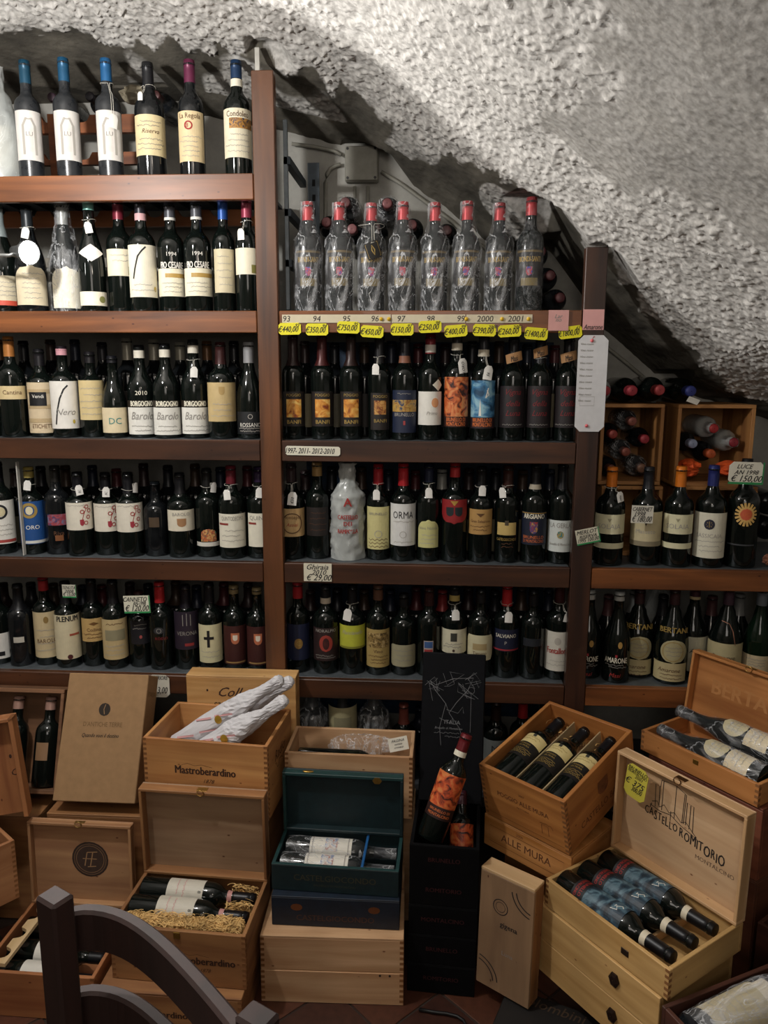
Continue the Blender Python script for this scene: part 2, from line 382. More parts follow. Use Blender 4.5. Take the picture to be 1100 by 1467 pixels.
def put_labels(root, r, labels, zf, sc, scp=None):
    scp = scp or sc
    """labels: (z0, z1, u0, u1, colour, shape, prints) with heights through zf(py); sc = metres per pixel"""
    for li, L in enumerate(labels):
        py0, py1, u0, u1, col, shp = L[:6]; pr = L[6] if len(L) > 6 else []
        za, zb = zf(py1), zf(py0); a0 = math.asin(max(-1, min(1, u0)))*r if abs(u0) < .96 else math.copysign(1.42, u0)*r
        a1 = math.asin(u1)*r if abs(u1) < .96 else math.copysign(1.42, u1)*r
        P = Print(); P.lift = .0003+li*.0002
        if shp == 'none': host = root
        else:
            P.shape(a0, a1, za, zb, shp, lm(col)); host = P.make('front_label' if li == 0 else 'lower_label', root, cyl(r))
        Q = Print(); Q.lift = .0009+li*.0002
        for p in pr:
            if p[0] == 't':
                _, s, py, h, c = p[:5]; u = p[5] if len(p) > 5 else 0; sh = p[6] if len(p) > 6 else 0; bd = p[7] if len(p) > 7 else 0
                Q.text(s, u*r+(a0+a1)/2, zf(py), h*sc, INKS.get(c) or lm(c), sh, bd, fit=min((a1-a0)*.92, 1.7*r))
            elif p[0] == 'p':
                _, q0, q1, v0, v1, c, kind = p
                Q.shape(math.asin(v0)*r, math.asin(v1)*r, zf(q1), zf(q0), kind, lm(c))
            elif p[0] == 'r':
                _, v, py, rad, wd, c = p; Q.ring(v*r, zf(py), rad*sc, wd*sc, INKS[c])
            elif p[0] == 'l':
                _, pts, wd, c = p; Q.line([(a*r, zf(b)) for a, b in pts], wd*sc, INKS.get(c) or lm(c))
            elif p[0] == 's':   # lines of small print
                _, q0, q1, n, c = p
                for i in range(n):
                    y = q0+(q1-q0)*(i+.5)/n; Q.scribble((a0+a1)/2-(a1-a0)*random.uniform(.2, .38), (a0+a1)/2+(a1-a0)*random.uniform(.2, .38), zf(y), 2.2*scp, .7*scp, INKS[c], i+int(q0))
        Q.make('lettering', host, cyl(r))
def hang_tag(root_loc, rz, r, ztag, ang, kind, label, zneck, rneck, text=None, size=1.0, group=None, radf=None):
    """price tag tied round the neck; its own thing"""
    T = thing('price_tag', label, 'tag', (root_loc[0], root_loc[1], root_loc[2]+zneck), (0, 0, rz), group=group)
    w_, h_ = .0105*size, .031*size; th = .0005
    tilt = random.uniform(-.25, .25); P = Print(); P.lift = 0
    col = {'white': 'e9e7e1', 'kraft': 'b08457', 'black': '15130f'}[kind]
    if kind == 'kraft': w_, h_ = .026*size, .026*size; tilt = .25
    cz = ztag-zneck; rr = r+(.012 if kind == 'black' else .004)
    if kind == 'black': w_, h_, tilt = .022, .046, .35
    ca, sa = math.cos(tilt), math.sin(tilt)
    def fn(x, y, l):
        X, Y = x*ca-y*sa, x*sa+y*ca; a = ang+X/rr
        return ((rr+l)*math.sin(a), -(rr+l)*math.cos(a), cz+Y)
    P.shape(-w_, w_, -h_/2, h_/2, 'tag' if kind == 'white' else 'rect', paint(col, .7, noise=.03)); o = P.make('card', T, fn)
    Q = Print(); Q.lift = .0006
    if kind == 'black':
        Q.line([(-w_*.8, -h_*.42), (w_*.8, -h_*.42), (w_*.8, h_*.42), (-w_*.8, h_*.42)], .0012, GOLD, True); Q.line([(0, -h_*.3), (-.004, 0), (0, h_*.3), (.004, 0)], .003, GOLD, True)
    elif text: Q.text(text, 0, -h_*.12, w_*.62, INK, .3, .01, rot=PI/2 if kind == 'white' else 0, fit=h_*.8)
    Q.make('lettering', o, fn)
    top = Vector(fn(0, h_*.42, .0008)); pts = []
    for i in range(13):
        a = ang+.15+(2*PI-.3)*i/12; rn_ = max(radf(zneck+e_) for e_ in (-.008, -.004, 0, .004, .008))+.0034; pts.append(Vector((rn_*math.sin(a), -rn_*math.cos(a), .002*math.sin(i))))
    def fall(q_):          # the string follows the shoulder of the bottle down to the card
        out = []
        for i in range(7):
            z = -.003+(top.z+.003)*(i+.5)/7; w_r = max(radf(zneck+z+e_) for e_ in (-.008, -.004, 0, .004, .008))+.0036; out.append(Vector((w_r*math.sin(ang+q_), -w_r*math.cos(ang+q_), z)))
        return out
    mk('string', *tube([top]+fall(.07)[::-1]+pts+fall(-.07)+[top], .0006, 5), paint('d8d4c8', .8, noise=0), T)
    return T
STAND = []          # [root, r, Z, followers, fixed]
def settle_standing():
    for Zl in sorted({round(e[2], 1) for e in STAND}):
        g = [e for e in STAND if round(e[2], 1) == Zl]
        P_ = [[e[0].location.x, e[0].location.y] if e[0] else list(e[5]) for e in g]; home = [list(p) for p in P_]
        for it in range(1500):
            moved = False
            for i in range(len(g)):
                for j in range(i+1, len(g)):
                    dx = P_[j][0]-P_[i][0]; dy = P_[j][1]-P_[i][1]; need = g[i][1]+g[j][1]+.0012
                    if abs(dx) > need or abs(dy) > need: continue
                    d = math.hypot(dx, dy)
                    if d >= need: continue
                    if need-d > .0004: moved = True
                    o_ = (need-d)/2+.00005; nx_, ny_ = (dx/d, dy/d) if d > 1e-6 else (1, 0)
                    if abs(ny_) < .05: ny_ = .25 if i % 2 else -.25         # stagger in depth
                    for k_, sg in ((i, -1), (j, 1)):
                        if g[k_][4]: continue
                        wt = 1.0 if home[k_][1] > .15 or abs(home[i][1]-home[j][1]) < .05 else .25
                        wt = wt*(2 if g[i][4] or g[j][4] else 1)
                        P_[k_][0] += sg*o_*nx_*wt; P_[k_][1] += sg*o_*ny_*wt*1.3
            for i, e in enumerate(g):
                if e[4]: continue
                P_[i][1] = min(max(P_[i][1], e[1]+.032), .44-e[1])
                for (a_, b_) in ((-.496, -.432), (.409, .472)):          # keep off the posts only in their own depth
                    if P_[i][1]-e[1] < .031 and a_-e[1] < P_[i][0] < b_+e[1]: P_[i][1] = e[1]+.033
            if not moved: break
        for i, e in enumerate(g):
            if e[4]: continue
            d = Vector((P_[i][0]-home[i][0], P_[i][1]-home[i][1], 0)); e[0].location += d
            for f_ in e[3]: f_.location += d
LIE = {}            # group -> [[root, r, bounds]]
def settle_lying():
    for k_, g in LIE.items():
        P_ = [[e[0].location.x, e[0].location.z] for e in g]; home = [list(p) for p in P_]
        for it in range(4000):
            moved = False
            for i in range(len(g)):
                for j in range(i+1, len(g)):
                    dx = P_[j][0]-P_[i][0]; dz = P_[j][1]-P_[i][1]; d = math.hypot(dx, dz); need = g[i][1]+g[j][1]+.0012
                    if d < need:
                        if need-d > .0003: moved = True
                        o_ = (need-d)/2*.9; P_[i][0] -= dx/d*o_; P_[i][1] -= dz/d*o_; P_[j][0] += dx/d*o_; P_[j][1] += dz/d*o_
            for i, e in enumerate(g):
                x0, x1, z0, z1 = e[2]; P_[i][0] = min(max(P_[i][0], x0+e[1]), x1-e[1]); P_[i][1] = min(max(P_[i][1], z0+e[1]), z1-e[1])
            if not moved: break
        for i, e in enumerate(g): e[0].location += Vector((P_[i][0]-home[i][0], 0, P_[i][1]-home[i][1]))
def bottle(px, top, wpx, Z, y=.085, shape='bordeaux', cap='201c1c', capb=None, labels=(), label='', group=None, glass=None, wrap=None, band=None, tagd=None, name='wine_bottle', mid=None, turn=0, pin=False):
    mid = mid or (top+110); p = onY(px, mid, y); depth = (p-CAM).dot(MR @ Vector((0, 0, -1))); sc = depth/FPX
    r = max(.031, wpx/2*sc); H = onY(px, top, y).z-Z
    d = Vector((CAM.x-p.x, CAM.y-p.y)); rz = math.atan2(d.x, -d.y)+turn
    root = thing(name, label, 'bottle', (p.x, y, Z), (0, 0, rz), group)
    capz = (onY(px, capb, y).z-Z) if capb else .8*H
    zf = lambda py: max(.010, onY(px, py, y-r).z-Z)
    bd = (onY(px, band[1], y).z-Z, onY(px, band[0], y).z-Z, band[2]) if band else None
    prof, H, r = bottle_parts(root, H, r, shape, cap, capz, glass or G_DARK, bd)
    put_labels(root, r, labels, zf, sc)
    if wrap: wrap_shell(root, prof, H, r, wrap[0], int(px), wrap[1], wrap[2] if len(wrap) > 2 else False, tent=len(wrap) > 3)
    extra_ = wrap[1]*1.45+.0022 if wrap else .0012
    ent = [root, r+extra_, Z, [], pin]; STAND.append(ent)
    if tagd:
        kind, py, u, lab = tagd[:4]; zt = zf(py); rn = rad_at(prof, .78*H)
        ra = .0015+max(rad_at(prof, max(.014, zt-q_)) for q_ in (-.028, -.02, -.01, 0, .01, .02, .03)); tg_ = hang_tag((p.x, y, Z), rz, max(ra, rn), zt, math.asin(u), kind, lab, .80*H, rn, tagd[4] if len(tagd) > 4 else None, tagd[5] if len(tagd) > 5 else 1, radf=(lambda z_: rad_at(prof, z_)) if not (wrap and len(wrap) > 3) else (lambda z_: max(rad_at(prof, z_)+.008, (r*1.04+(.017-r)*min(1, max(0, z_/H-.60)/.30)**.8)*1.03+.0075))); ent[3].append(tg_)
    return root, prof, H, r

# ================================================================== SETTING
S = {k: 1.6+.8987-.36454*k for k in range(1, 7)}; S[6] = .31
# --- barrel vault profile on the back wall plane (x, z)
PR = [(-2.6, 1.0), (-2.45, 1.6), (-2.2, 2.05), (-1.8, 2.33), (-1.4, 2.43), (-1.085, 2.449), (-.676, 2.413), (-.507, 2.377), (-.234, 2.309), (-.052, 2.19), (.179, 2.025), (.412, 1.859), (.53, 1.769), (.769, 1.577), (.887, 1.52), (1.027, 1.474), (1.16, 1.44), (1.24, 1.34), (1.26, 1.1), (1.27, .6), (1.27, 0)]
def smoothline(P, n):
    P = np.array(P, float); d = np.r_[0, np.cumsum(np.hypot(*np.diff(P, axis=0).T))]; s = np.linspace(0, d[-1], n)
    x = np.interp(s, d, P[:, 0]); z = np.interp(s, d, P[:, 1]); k = np.hanning(2*int(.05/(s[1]-s[0]))+3); k /= k.sum(); h = len(k)//2
    xp = np.r_[np.full(h, x[0]), x, np.full(h, x[-1])]; zp = np.r_[np.full(h, z[0]), z, np.full(h, z[-1])]
    return np.convolve(xp, k, 'valid'), np.convolve(zp, k, 'valid'), s
def vnoise(u, v, seed):
    rg = np.random.RandomState(seed); T = rg.rand(256, 256); iu = np.floor(u).astype(int); iv = np.floor(v).astype(int); fu = u-iu; fv = v-iv
    fu = fu*fu*(3-2*fu); fv = fv*fv*(3-2*fv); g = lambda a, b: T[a % 256, b % 256]
    return (g(iu, iv)*(1-fu)+g(iu+1, iv)*fu)*(1-fv)+(g(iu, iv+1)*(1-fu)+g(iu+1, iv+1)*fu)*fv
KEEP = [(.40, .48, -.01, .04, 1.936), (-.50, -.43, -.01, .05, 2.468), (.19, .31, .02, .13, 2.083), (-.30, -.17, .39, .46, 2.318), (.26, .37, .13, .44, 1.995), (.72, .98, .16, .42, 1.512), (-1.58, -.80, .22, .45, 2.455), (-1.0, -.83, .18, .32, 2.46), (.56, .80, .10, .44, 1.60), (-.47, -.39, .09, .40, 2.31)]
def surf(nx, ny, y0, y1, s0=None, s1=None, detail=True, name='ceiling'):
    x, z, s = smoothline(PR, nx)
    m = np.ones(len(s), bool) if s0 is None else (s >= s0) & (s <= s1); x, z, s = x[m], z[m], s[m]; nx = len(x)
    tx = np.gradient(x); tz = np.gradient(z); L = np.hypot(tx, tz); nxn, nzn = -tz/L, tx/L    # outward (up / right)
    ys = np.linspace(y0, y1, ny); Sg, Y = np.meshgrid(s, ys, indexing='ij')
    X0 = np.repeat(x[:, None], ny, 1); Z0 = np.repeat(z[:, None], ny, 1); NX = np.repeat(nxn[:, None], ny, 1); NZ = np.repeat(nzn[:, None], ny, 1)
    off = .20*np.clip(.45-Y, 0, .6)+.05*np.clip(-.15-Y, 0, 3)
    vert = np.clip((1.30-Z0)/.15, 0, 1)*(X0 > 1); off = off*(1-vert)
    big = vnoise(Sg*5, Y*5, 1)+.5*vnoise(Sg*11+5, Y*11, 2)-.75
    ye = np.interp(X0, [-1.08, -.55, -.2, -.05, .09, .24, .39, .53, .67, .82, .99, 1.16], [.06, .09, .12, .14, .09, .05, .06, .11, .15, .19, .27, .33])  # edge of the painted shade: plaster nearer the wall gets the dark tone
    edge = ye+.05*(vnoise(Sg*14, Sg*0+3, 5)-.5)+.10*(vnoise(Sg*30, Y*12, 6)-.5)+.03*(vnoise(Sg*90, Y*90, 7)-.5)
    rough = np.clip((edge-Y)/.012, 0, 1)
    patch = np.clip((vnoise(Sg*9+2, Y*6+1, 8)-.66)/.03, 0, 1)*(Y < .3)*(X0 > -1.0)*(X0 < 0.3)*(Z0 > 1.9)       # islands of the lit tone beyond the painted shade edge
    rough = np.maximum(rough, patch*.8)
    smoothp = np.clip((vnoise(Sg*3.1+9.1, Y*3.1+4.2, 9)+.25*vnoise(Sg*14, Y*14, 17)-.80)/.06, 0, 1)*(Y < -.35)
    A_, B_ = Sg*.8+Y*.6, Y*.8-Sg*.6
    lump = (vnoise(A_*115, B_*90, 11)**4*.010+vnoise(Sg*180-Y*40, Y*165, 12)**3*.0045+vnoise(Sg*44, Y*36, 16)*.004+vnoise(Sg*16, Y*14, 13)*.006-.008) if detail else vnoise(Sg*20, Y*15, 13)*.008-.004
    lump = lump*(1-.75*smoothp)
    fine = (vnoise(Sg*30, Y*12, 14)*.006+vnoise(Sg*80, Y*50, 15)*.002)
    dd = off+big*.016-rough*(lump+.006)-(1-rough)*fine*(1-vert*.7)
    X = X0+NX*dd; Z = Z0+NZ*dd
    for (kx0, kx1, ky0, ky1, kz) in KEEP:      # plaster is hollowed where something stands close under it
        dist = np.hypot(np.maximum(np.maximum(kx0-X, X-kx1), 0), np.maximum(np.maximum(ky0-Y, Y-ky1), 0))
        Z = np.where((Z > 1.35) & (dist < .12), np.maximum(Z, kz+.012-dist*1.3), Z)
    co = np.stack([X, Y, Z], -1).reshape(-1, 3)
    a = np.arange(nx-1)[:, None]*ny+np.arange(ny-1)[None, :]; q = np.stack([a, a+1, a+ny+1, a+ny], -1).reshape(-1, 4)
    me = bpy.data.meshes.new(name); me.vertices.add(len(co)); me.vertices.foreach_set('co', co.ravel())
    me.loops.add(q.size); me.loops.foreach_set('vertex_index', q.ravel()); me.polygons.add(len(q)); me.polygons.foreach_set('loop_start', np.arange(0, q.size, 4)); 
    me.update(calc_edges=True)
    at = me.attributes.new('lit_plaster', 'FLOAT', 'POINT'); at.data.foreach_set('value', (rough*(1-.35*smoothp)*(1-vert)).ravel())  # mask that paints lit and shaded plaster into the colour
    me.polygons.foreach_set('use_smooth', [True]*len(q))
    return me
def plaster(name='vault_plaster'):
    m, nt, b = newmat(name); L = nt.links.new
    at = nt.nodes.new('ShaderNodeAttribute'); at.attribute_name = 'lit_plaster'; tc = nt.nodes.new('ShaderNodeTexCoord')
    n = nt.nodes.new('ShaderNodeTexNoise'); n.inputs['Scale'].default_value = 9; n.inputs['Detail'].default_value = 6; L(tc.outputs['Object'], n.inputs['Vector'])
    r1 = nt.nodes.new('ShaderNodeValToRGB'); e = r1.color_ramp.elements; e[0].position = .33; e[1].position = .68; e[0].color = (*hexc('4a4741'), 1); e[1].color = (*hexc('6f6a60'), 1)  # shaded tone of the vault, put into its colour
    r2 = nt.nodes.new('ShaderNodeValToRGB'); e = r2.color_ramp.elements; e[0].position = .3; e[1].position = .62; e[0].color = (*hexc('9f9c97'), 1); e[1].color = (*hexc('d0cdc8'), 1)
    n3 = nt.nodes.new('ShaderNodeTexNoise'); n3.inputs['Scale'].default_value = 70; n3.inputs['Detail'].default_value = 4; L(tc.outputs['Object'], n3.inputs['Vector'])
    L(n.outputs['Fac'], r1.inputs['Fac']); L(n3.outputs['Fac'], r2.inputs['Fac'])
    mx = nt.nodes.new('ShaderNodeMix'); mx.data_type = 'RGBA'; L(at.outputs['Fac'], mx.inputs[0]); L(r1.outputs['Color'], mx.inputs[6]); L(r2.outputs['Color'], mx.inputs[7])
    L(mx.outputs[2], b.inputs['Base Color']); b.inputs['Roughness'].default_value = .95; b.inputs['Specular IOR Level'].default_value = .15
    bp = nt.nodes.new('ShaderNodeBump'); bp.inputs['Strength'].default_value = .5; bp.inputs['Distance'].default_value = .004; L(n3.outputs['Fac'], bp.inputs['Height']); L(bp.outputs[0], b.inputs['Normal'])
    return m
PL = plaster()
_d = np.r_[0, np.cumsum(np.hypot(*np.diff(np.array(PR), axis=0).T))]; SA, SB = _d[4], _d[18]
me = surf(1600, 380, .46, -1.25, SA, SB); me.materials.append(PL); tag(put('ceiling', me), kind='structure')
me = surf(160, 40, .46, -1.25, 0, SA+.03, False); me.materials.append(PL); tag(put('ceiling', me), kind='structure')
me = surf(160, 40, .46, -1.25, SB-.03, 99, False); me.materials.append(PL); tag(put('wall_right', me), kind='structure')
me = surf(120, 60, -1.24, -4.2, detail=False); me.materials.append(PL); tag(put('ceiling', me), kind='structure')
def stone(name, c1, c2, scale=6):
    m, nt, b = newmat(name); L = nt.links.new; tc = nt.nodes.new('ShaderNodeTexCoord')
    n = nt.nodes.new('ShaderNodeTexNoise'); n.inputs['Scale'].default_value = scale; n.inputs['Detail'].default_value = 7; n.inputs['Roughness'].default_value = .65; L(tc.outputs['Object'], n.inputs['Vector'])
    r = nt.nodes.new('ShaderNodeValToRGB'); e = r.color_ramp.elements; e[0].position = .32; e[1].position = .68; e[0].color = (*hexc(c1), 1); e[1].color = (*hexc(c2), 1)
    L(n.outputs['Fac'], r.inputs['Fac']); L(r.outputs['Color'], b.inputs['Base Color']); b.inputs['Roughness'].default_value = .9
    bp = nt.nodes.new('ShaderNodeBump'); bp.inputs['Strength'].default_value = .5; bp.inputs['Distance'].default_value = .01; L(n.outputs['Fac'], bp.inputs['Height']); L(bp.outputs[0], b.inputs['Normal'])
    return m
tag(bx('wall_back', (-2.7, 1.4, .45, .55, 0, 2.75), stone('old_grey_plaster', '85847e', 'aeaca5', 5)), kind='structure')
tag(bx('wall_left', (-2.75, -2.6, -4.2, .55, 0, 2.75), stone('left_plaster', '6d6860', '8f897d', 5)), kind='structure')
tag(bx('wall_rear', (-2.7, 1.5, -4.3, -4.2, 0, 3.2), stone('rear_plaster', '8d8579', 'a99f90', 5)), kind='structure')
tag(bx('floor', (-2.7, 1.5, -4.2, .5, -.06, -.004), stone('floor_grout', '2c211b', '3a2c24', 20)), kind='structure')
FL = bpy.data.objects['floor']
TM = [paint(c, .42, noise=.25) for c in ('4a2a1e', '42261c', '502e20', '3c221a')]
tv, tf = box(-.098, .098, -.098, .098, -.0046, -.0006, .0018); tme = [mesh('tile', tv, tf, m) for m in TM]
for i in range(-9, 10):
    for j in range(-9, 10):
        x = -.1+(i-j)*.1428; y = -.72+(i+j)*.1428
        if -1.55 < x < 1.3 and -1.5 < y < -.25: put('floor_tile', random.choice(tme), FL, (x, y, 0), (0, 0, PI/4))

# --- shelving: posts, boards, racking
DK1, DK2 = '3a2016', '6b3d25'; WX = wood('5a331b', '94592f', 'X', .42, True, coat=.25); WXD = wood('321d13', '55321d', 'X', .45, True, coat=.2)
WZ = wood('42281a', '6e4325', 'Z', .42, True, coat=.25); WZD = wood('2b1a14', '4a2c1d', 'Z', .45, True, coat=.2)
t = thing('shelving_unit', 'dark brown wooden wine shelving with posts and boards across the back wall', 'shelving')
bx('post', (-.494, -.434, -.002, .03, 0, 2.392), WZ, t, .002); bx('post', (.411, .470, -.002, .03, 0, 1.935), WZD, t, .002)
bx('post', (-1.86, -1.80, -.002, .03, 0, 2.3), WZ, t, .002)
BAY = {'l': (-1.80, -.496), 'm': (-.432, .409), 'r': (.472, 1.22)}
met = paint('70777c', .45, .6, noise=.15); metd = paint('3d454c', .5, .5, noise=.15)
for k in range(1, 6):
    for b, (x0, x1) in BAY.items():
        if (b == 'm' and k < 2) or (b == 'r' and k < 4): continue
        th = .068 if k == 1 else .060
        bx('shelf_board', (x0, x1, 0, .022, S[k]-th, S[k]), WX if k < 3 or b == 'r' else WXD, t, .002)  # brighter-lit boards get warmer wood, dimmer lower ones a darkened copy
        sh = bx('shelf_deck', (x0, x1, .0225, .42, S[k]-.012, S[k]-.001), met if k > 1 else metd, t, .0008)
        # ribs folded along the front of the metal deck
        n = int((x1-x0)/.09)
        rb = join([box(x0+.03+i*.09, x0+.036+i*.09, .028, .41, S[k]-.03, S[k]-.0125, .0005) for i in range(n)])
        mk('deck_rib', *rb, metd, t)['kind'] = 'stuff'
bx('shelf_deck', (-1.8, 1.2, .0225, .42, S[6]-.02, S[6]-.001), paint('3a3c40', .6, noise=.2), t)
# slotted metal uprights behind
def slotted(x, z1, name='slotted_upright'):
    z0_ = 1.80; u = thing(name, {-.40: 'perforated grey metal upright behind the tall wooden post'}.get(x, 'perforated grey metal upright'), 'upright', (x, .36, 0))
    bx('flange', (0, .035, 0, .0025, z0_, z1), metd, u, .0005); bx('flange', (-.0025, 0, 0, .035, z0_, z1), met, u, .0005)
    hs = join([box(.012, .022, -.0006, .0001, z, z+.02, .0002) for z in np.arange(z0_+.02, z1-.03, .045)]); mk('slot', *hs, paint('0d0d0e', .9, noise=0), u)['kind'] = 'stuff'
slotted(-.40, 2.25)
# metal side panel of left racking seen between post and upright
u = thing('metal_rack_side', 'dark blue-grey metal rack side with ledges beside the tall post', 'rack', (-.43, .1, 0))
for i, z in enumerate((1.90, 2.04, 2.18)):
    bx('ledge', (0, .02, 0, .28, z, z+.022), metd, u); 
bx('side_rail', (.0, .012, .0, .012, 1.78, 2.3), met, u)
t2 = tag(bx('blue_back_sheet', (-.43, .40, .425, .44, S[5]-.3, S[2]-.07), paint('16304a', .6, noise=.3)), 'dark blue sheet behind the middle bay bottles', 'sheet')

# --- junction box and conduits
t = thing('junction_box', 'square grey electrical junction box on the back wall under the vault', 'junction box', (onY(518, 235, .42).x, .42, onY(518, 235, .42).z))
gp = paint('8a887e', .55, noise=.1); h = .054
bx('box_body', (-h, h, -.005, .028, -h, h), gp, t, .005); bx('cover', (-h*.96, h*.96, -.013, -.005, -h*.96, h*.96), gp, t, .003)
for i in (-1, 1):
    for j in (-1, 1): mk('screw', *join([lathe([(.0045, -.001), (.0045, .001)], 10)]), paint('222222', .5, noise=0), t).matrix_basis = Matrix.Translation((i*h*.82, -.0135, j*h*.82)) @ Matrix.Rotation(PI/2, 4, 'X')
def pipe(pts, r, lab):
    P = [onY(a, b, .437) for a, b in pts]; o = mk('conduit_pipe', *tube(P, r, 10), gp, None, True); tag(o, lab, 'pipe'); 
pipe([(488, 236), (481, 237), (473, 242), (468, 250), (466, 262), (466, 330), (466, 380)], .0065, 'bent grey conduit curving left and down from the junction box')
pipe([(508, 267), (508, 370)], .0055, 'straight conduit dropping from left underside of the junction box')
pipe([(527, 267), (527, 370)], .0055, 'straight conduit dropping from right underside of the junction box')
pipe([(546, 246), (575, 264), (640, 312), (700, 360), (800, 440), (860, 490), (900, 522), (940, 556)], .006, 'long grey conduit running down right under the vault')
o = mk('cable', *tube([onY(a, b, .43) for a, b in [(418, 206), (450, 210), (478, 216), (489, 222)]], .006, 8), gp, None, True); tag(o, 'short grey cable running from the racking to the junction box', 'cable')
o = bx('wall_bracket', (-.0065, .0065, -.004, .004, -.02, .05), paint('b9b6ae', .5, noise=.1)); o.location = onY(369, 97, .04); tag(o, 'small pale metal strip above the tall wooden post', 'bracket')

exec_rows = True
# ================================================================== BOTTLES ON THE SHELVES
def PRN(*a): return list(a)
sw = lambda y0, y1: ('l', [(-.75, y1), (-.6, (y0+y1)/2+10), (-.35, (y0+y1)/2-8), (-.05, y0+8), (.25, y0+2)], 2.2, 'ink')
door_print = lambda y0, y1, c='lgrey': [('l', [(-.45, y1-8), (-.45, y0+22), (-.2, y0+12), (.2, y0+12), (.45, y0+22), (.45, y1-8)], 3.2, c), ('p', y0+26, y1-12, -.2, .2, 'd3cdc6', 'rect'), ('t', 'LU', y0+34, 6, 'grey')]
Z1 = S[1]
bottle(2, 96, 56, Z1, .11, 'burgundy', None, None, [(178, 240, -.97, .97, 'b9b3a0', 'rect')], 'large dusty paper-labelled bottle cut off at the left end of the top shelf', glass=G_DUST, wrap=(WRAPM, .004))
TAG1 = 'long white tag over the label of the third blue-capped bottle on the top shelf'
for i, (px, tp, c) in enumerate([(42, 87, '1c4a63'), (97, 84, '1f5579'), (157, 84, '225f92')]):
    bottle(px, tp, 35, Z1, .085, 'angular', c, tp+34, [(157, 229, -.95, .95, 'd9d4ce', 'rect', door_print(157, 229))],
           ['top shelf white-labelled bottle with dull teal capsule, leftmost of the three matching ones', 'top shelf white-labelled bottle with blue capsule, middle of the three matching ones', 'top shelf white-labelled bottle with bright blue capsule and tag strings, right of the three'][i],
           'matching gate-label bottles on the top shelf', G_DUST, tagd=('white', 173, .3, TAG1, None, 1.2) if i == 2 else None)
bottle(216, 90, 41, Z1, .085, 'bordeaux', '1b1b1f', 128, [(163, 222, -.97, .97, 'd8c79c', 'rect', [('s', 170, 182, 2, 'grey'), ('t', 'Riserva', 187, 6, 'brown', 0, .3), ('s', 195, 216, 3, 'grey')])],
       'black-capped bottle with broad yellowed label on the top shelf', None, G_DUST2, tagd=('white', 138, -.5, 'small folded white tag on the neck of the black-capped top shelf bottle', None, .7))
bottle(275, 88, 37, Z1, .085, 'bordeaux', '6a2747', 120, [(158, 231, -.97, .9, 'd9c49a', 'rect', [('t', 'La Regola', 166, 7, 'brown'), ('r', -.25, 179, 5, 2, 'red'), ('t', '8', 179, 6, 'red', -.2), ('s', 192, 226, 5, 'lgrey')])],
       'plum-capped bottle with torn cream label and pink seal on the top shelf', None, G_DUST2)
bottle(341, 88, 39, Z1, .085, 'bordeaux', '1d3a5e', 114, [(154, 225, -.97, .97, 'e1d8bd', 'rect', [('t', 'Condoleo', 162, 8, 'brown'), ('p', 168, 183, -.6, .97, art('6a4a2a', 'c08a3c', '20304a', 70), 'rect'), ('s', 188, 220, 4, 'lgrey')])],
       'navy-capped bottle with landscape picture label, rightmost on the top shelf', None, G_DARK, band=(115, 126, 'ivory'))
Z2 = S[2]
bottle(8, 292, 44, Z2, .085, 'burgundy', '8f9a9a', 340, [(394, 437, -.97, .97, 'cfc4a8', 'rect', [('p', 430, 437, -.94, .94, 'c8503c', 'rect'), ('s', 400, 426, 4, 'lgrey')])], 'second shelf bottle with cream label and red bottom stripe, at the left edge')
bottle(55, 297, 43, Z2, .085, 'burgundy', '23272b', 330, [(379, 437, -.93, .93, 'ddd0b2', 'arch', [('s', 388, 430, 6, 'lgrey')])], 'second shelf bottle with arched beige label beside the bright lamp', glass=G_DUST2,
       tagd=('white', 333, -.2, 'small white tag on the arched-label bottle above the bright lamp'))
bottle(98, 288, 42, Z2, .07, 'burgundy', 'a7a9a6', 320, [(379, 440, -.9, .93, 'f0ead6', 'arch')], 'clear plastic wrapped bottle with arched white label on the second shelf', wrap=(WRAPC, .005))
bottle(133, 284, 37, Z2, .085, 'burgundy', '8fd0c4', 303, [(350, 375, -.85, .85, 'f2efe8', 'diamond'), (418, 438, -.95, .95, 'eee7d2', 'rect', [('p', 424, 434, .4, .8, '8a8a50', 'circle')])], 'mint-capped bottle with white diamond label on the second shelf',
       tagd=('white', 326, -.1, 'white tag tied on the mint-capped bottle neck'))
bottle(165, 285, 38, Z2, .085, 'bordeaux', '7a2635', 314, [(355, 394, -.95, .95, 'e6dcc0', 'rect', [('p', 380, 392, .5, .9, '7c7a44', 'rect'), ('s', 360, 376, 2, 'lgrey')])], 'wine-red capped bottle with short cream label beside the mint-capped one')
bottle(203, 288, 38, Z2, .085, 'bordeaux', '24222a', 318, [(351, 426, -.97, .97, 'e4ddc8', 'rect', [sw(352, 400), ('p', 410, 418, .7, .85, 'b59a3c', 'circle'), ('s', 404, 420, 2, 'lgrey')])], 'black-capped second shelf bottle with tall cream label and curved black stroke', band=(308, 318, 'd6a8aa'))
for px, s_ in ((242, 'left'), (285, 'right')):
    bottle(px, 290, 38, Z2, .085, 'bordeaux', '55565c', 314, [(384, 424, -.97, .97, 'e6dfc6', 'rect', [('p', 391, 397, -.5, .96, 'b08f4a', 'rect'), ('s', 402, 420, 3, 'lgrey')]), (356, 383, -.94, .94, 'dark', 'none', [('t', '1994', 363, 5.5, 'white'), ('t', 'PIO CESARE', 379, 9, 'white', 0, 0, .02)])],
           'pewter-capped bottle with 1994 in white and gold-banded label, %s of the pair' % s_, 'pair of 1994 bottles on the second shelf', band=(312, 316, 'white'))
bottle(320, 284, 33, Z2, .085, 'bordeaux', '1f4f9e', 315, [(356, 419, -.85, .85, 'cfc3a2', 'rect', [('s', 362, 412, 5, 'lgrey')])], 'bright blue capped bottle with narrow beige label on the second shelf')
